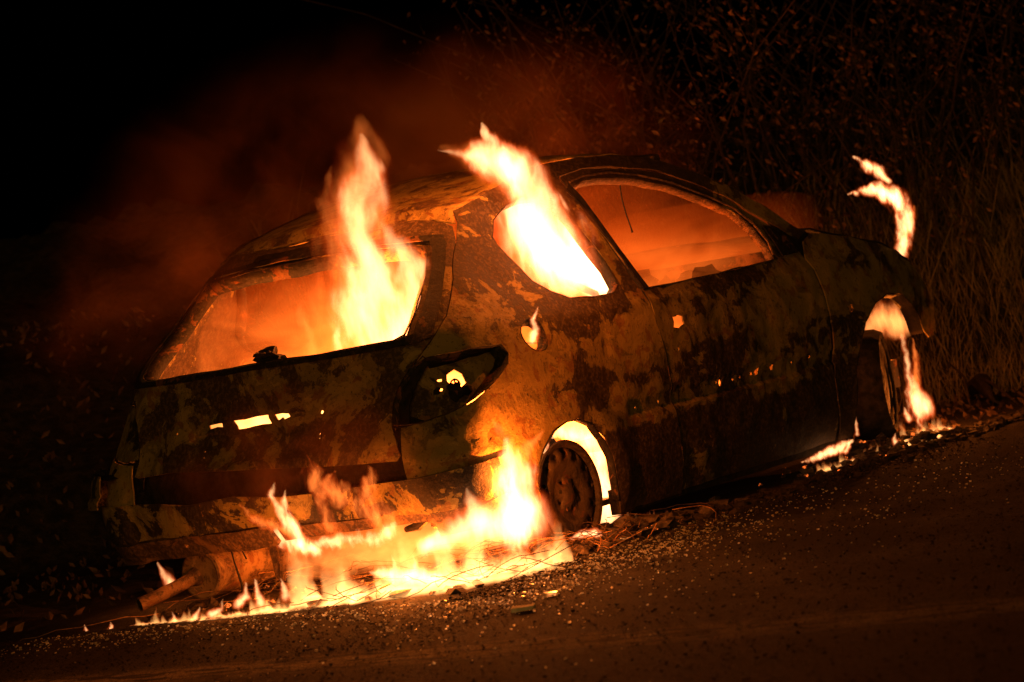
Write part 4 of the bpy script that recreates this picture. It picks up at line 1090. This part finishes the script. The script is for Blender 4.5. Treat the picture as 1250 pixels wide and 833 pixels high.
# burning gas inside the shell
def gas_mat(name, lo, hi, zl, zh, absorb, sc=3.0, xfade=None, cl=(1, .20, .022), ch=(1, .32, .06), deep=0, xr=None):
    g = N(name); P = g.tc.outputs['Object']; sx = g.n('SeparateXYZ'); g.l(P, sx.inputs[0])
    mp = g.n('Mapping'); g.l(P, mp.inputs[0]); mp.inputs['Scale'].default_value = (.8, 1, 1.7)
    n = g.noise(mp.outputs[0], sc, 5, .58, .7)
    z = g.math('ADD', sx.outputs[2], g.math('MULTIPLY', g.math('SUBTRACT', n, .5), .45))
    I = g.ramp(z, zl, zh, hi, lo)
    I = g.math('ADD', I, g.ramp(sx.outputs[2], .50, .68, deep, 0))
    I = g.math('MULTIPLY', I, g.ramp(n, .36, .62, .25, 1.7))
    if xr: I = g.math('MULTIPLY', I, g.ramp(sx.outputs[0], xr[0], xr[1], xr[2], xr[3]))
    if xfade: I = g.math('MULTIPLY', I, g.ramp(sx.outputs[0], xfade[0], xfade[1], xfade[2], xfade[3]))
    e = g.n('Emission'); g.l(g.mix(g.ramp(I, lo, hi), cl, ch), e.inputs['Color']); g.l(I, e.inputs['Strength'])
    a = g.n('VolumeAbsorption'); a.inputs['Color'].default_value = (.5, .4, .3, 1); a.inputs['Density'].default_value = absorb
    s_ = g.n('AddShader'); g.l(e.outputs[0], s_.inputs[0]); g.l(a.outputs[0], s_.inputs[1]); g.l(s_.outputs[0], g.out.inputs['Volume'])
    g.m.cycles.volume_step_rate = 1.0
    return g.m
def hull(sections, name, mat, **k):
    """closed loft through rings of (x, half width, z low, z high)"""
    V = []; F = []; n = 16
    for x, w_, z0, z1 in sections:
        for i in range(n):
            a = 2 * math.pi * (i + .5) / n; c, s = math.cos(a), math.sin(a)
            c = math.copysign(abs(c) ** .5, c); s = math.copysign(abs(s) ** .5, s)
            V.append((x, w_ * c, (z0 + z1) / 2 + (z1 - z0) / 2 * s))
    m = len(sections)
    for r in range(m - 1):
        for i in range(n): F.append((r*n+i, r*n+(i+1)%n, (r+1)*n+(i+1)%n, (r+1)*n+i))
    F.append(tuple(range(n-1, -1, -1))); F.append(tuple(range((m-1)*n, m*n)))
    return mobj(name, V, F, mat, **k)
hull([(-.38,.46,.80,.88),(-.26,.52,.75,1.04),(-.05,.54,.72,1.19),(.25,.54,.60,1.29),(.8,.55,.18,1.365),(1.2,.56,.18,1.365),(1.6,.57,.2,1.27),(2.0,.58,.60,1.15),(2.5,.55,.90,1.15),(3.0,.4,.95,1.1)], 'cabin_fire', gas_mat('cabin_fire', .20, 1.35, .80, 1.20, .25, 4.2, (1.5, 2.9, 1, 0), (1,.095,.005), (1,.155,.014), 16, (.0, .8, 1.5, 1.)),
     label="orange glowing smoke and burning gas filling the cabin of the car", cat="fire", kind='stuff')
hull([(-.50,.42,.44,.66),(-.42,.46,.36,.70),(-.1,.46,.34,.70),(.2,.46,.34,.69)], 'boot_fire', gas_mat('boot_fire', 3, 9, .55, .8, .1, 6, None, (1,.22,.03), (1,.38,.09)),
     label="bright fire burning low in the boot behind the tailgate slots", cat="fire", kind='stuff')
V_ = hull([(-.58,.30,.12,.18),(-.50,.40,.05,.25),(-.2,.40,.05,.26),(.25,.40,.05,.25)], 'underbody_fire', gas_mat('underbody_fire', .6, 4.2, .06, .26, .1, 9, None, (1,.14,.012), (1,.24,.04)),
     label="sheet of fire burning under the tail of the car", cat="fire", kind='stuff')
for v_ in V_.data.vertices: v_.co.y -= .28

# ------------------------------------------------------------------ smoke
def smoke_mat(name, dens, sc, lo, hi, c, r, color=(.8, .32, .12)):
    g = N(name); P = g.tc.outputs['Object']
    n = g.noise(P, sc, 5, .6, 1.0)
    q = g.vm('MULTIPLY', g.vm('SUBTRACT', P, c), tuple(1 / a for a in r))
    f = g.ramp(g.vm('LENGTH', q), .25, 1.0, 1, 0)
    d = g.math('MULTIPLY', g.math('MULTIPLY', g.ramp(n, lo, hi), f), dens)
    v = g.n('VolumeScatter'); v.inputs['Color'].default_value = (*color, 1); v.inputs['Anisotropy'].default_value = .2
    g.l(d, v.inputs['Density']); g.l(v.outputs[0], g.out.inputs['Volume'])
    g.m.cycles.volume_step_rate = .8
    return g.m
def plume(c, r, dens, sc, lo, hi, label, seed):
    bm = bmesh.new(); bmesh.ops.create_icosphere(bm, subdivisions=3, radius=1)
    V = [(c[0] + v.co.x * r[0], c[1] + v.co.y * r[1], c[2] + v.co.z * r[2]) for v in bm.verts]; F = [tuple(v.index for v in f.verts) for f in bm.faces]; bm.free()
    return mobj('smoke', V, F, smoke_mat('smoke_%d' % seed, dens, sc, lo, hi, c, r), label=label, cat='smoke', kind='stuff')
plume((1.15, .45, 1.42), (1.7, 1.1, .72), 1.0, 1.7, .43, .64, "dull orange smoke rolling over the roof of the car", 1)
plume((-.10, .70, 1.05), (.80, .70, .62), .42, 2.4, .42, .64, "dim brown smoke drifting off the left rear corner", 2)
plume((-.72, -.15, .50), (.20, .62, .28), 1.2, 3.0, .40, .66, "thin smoke clinging to the lower tailgate of the car", 3)
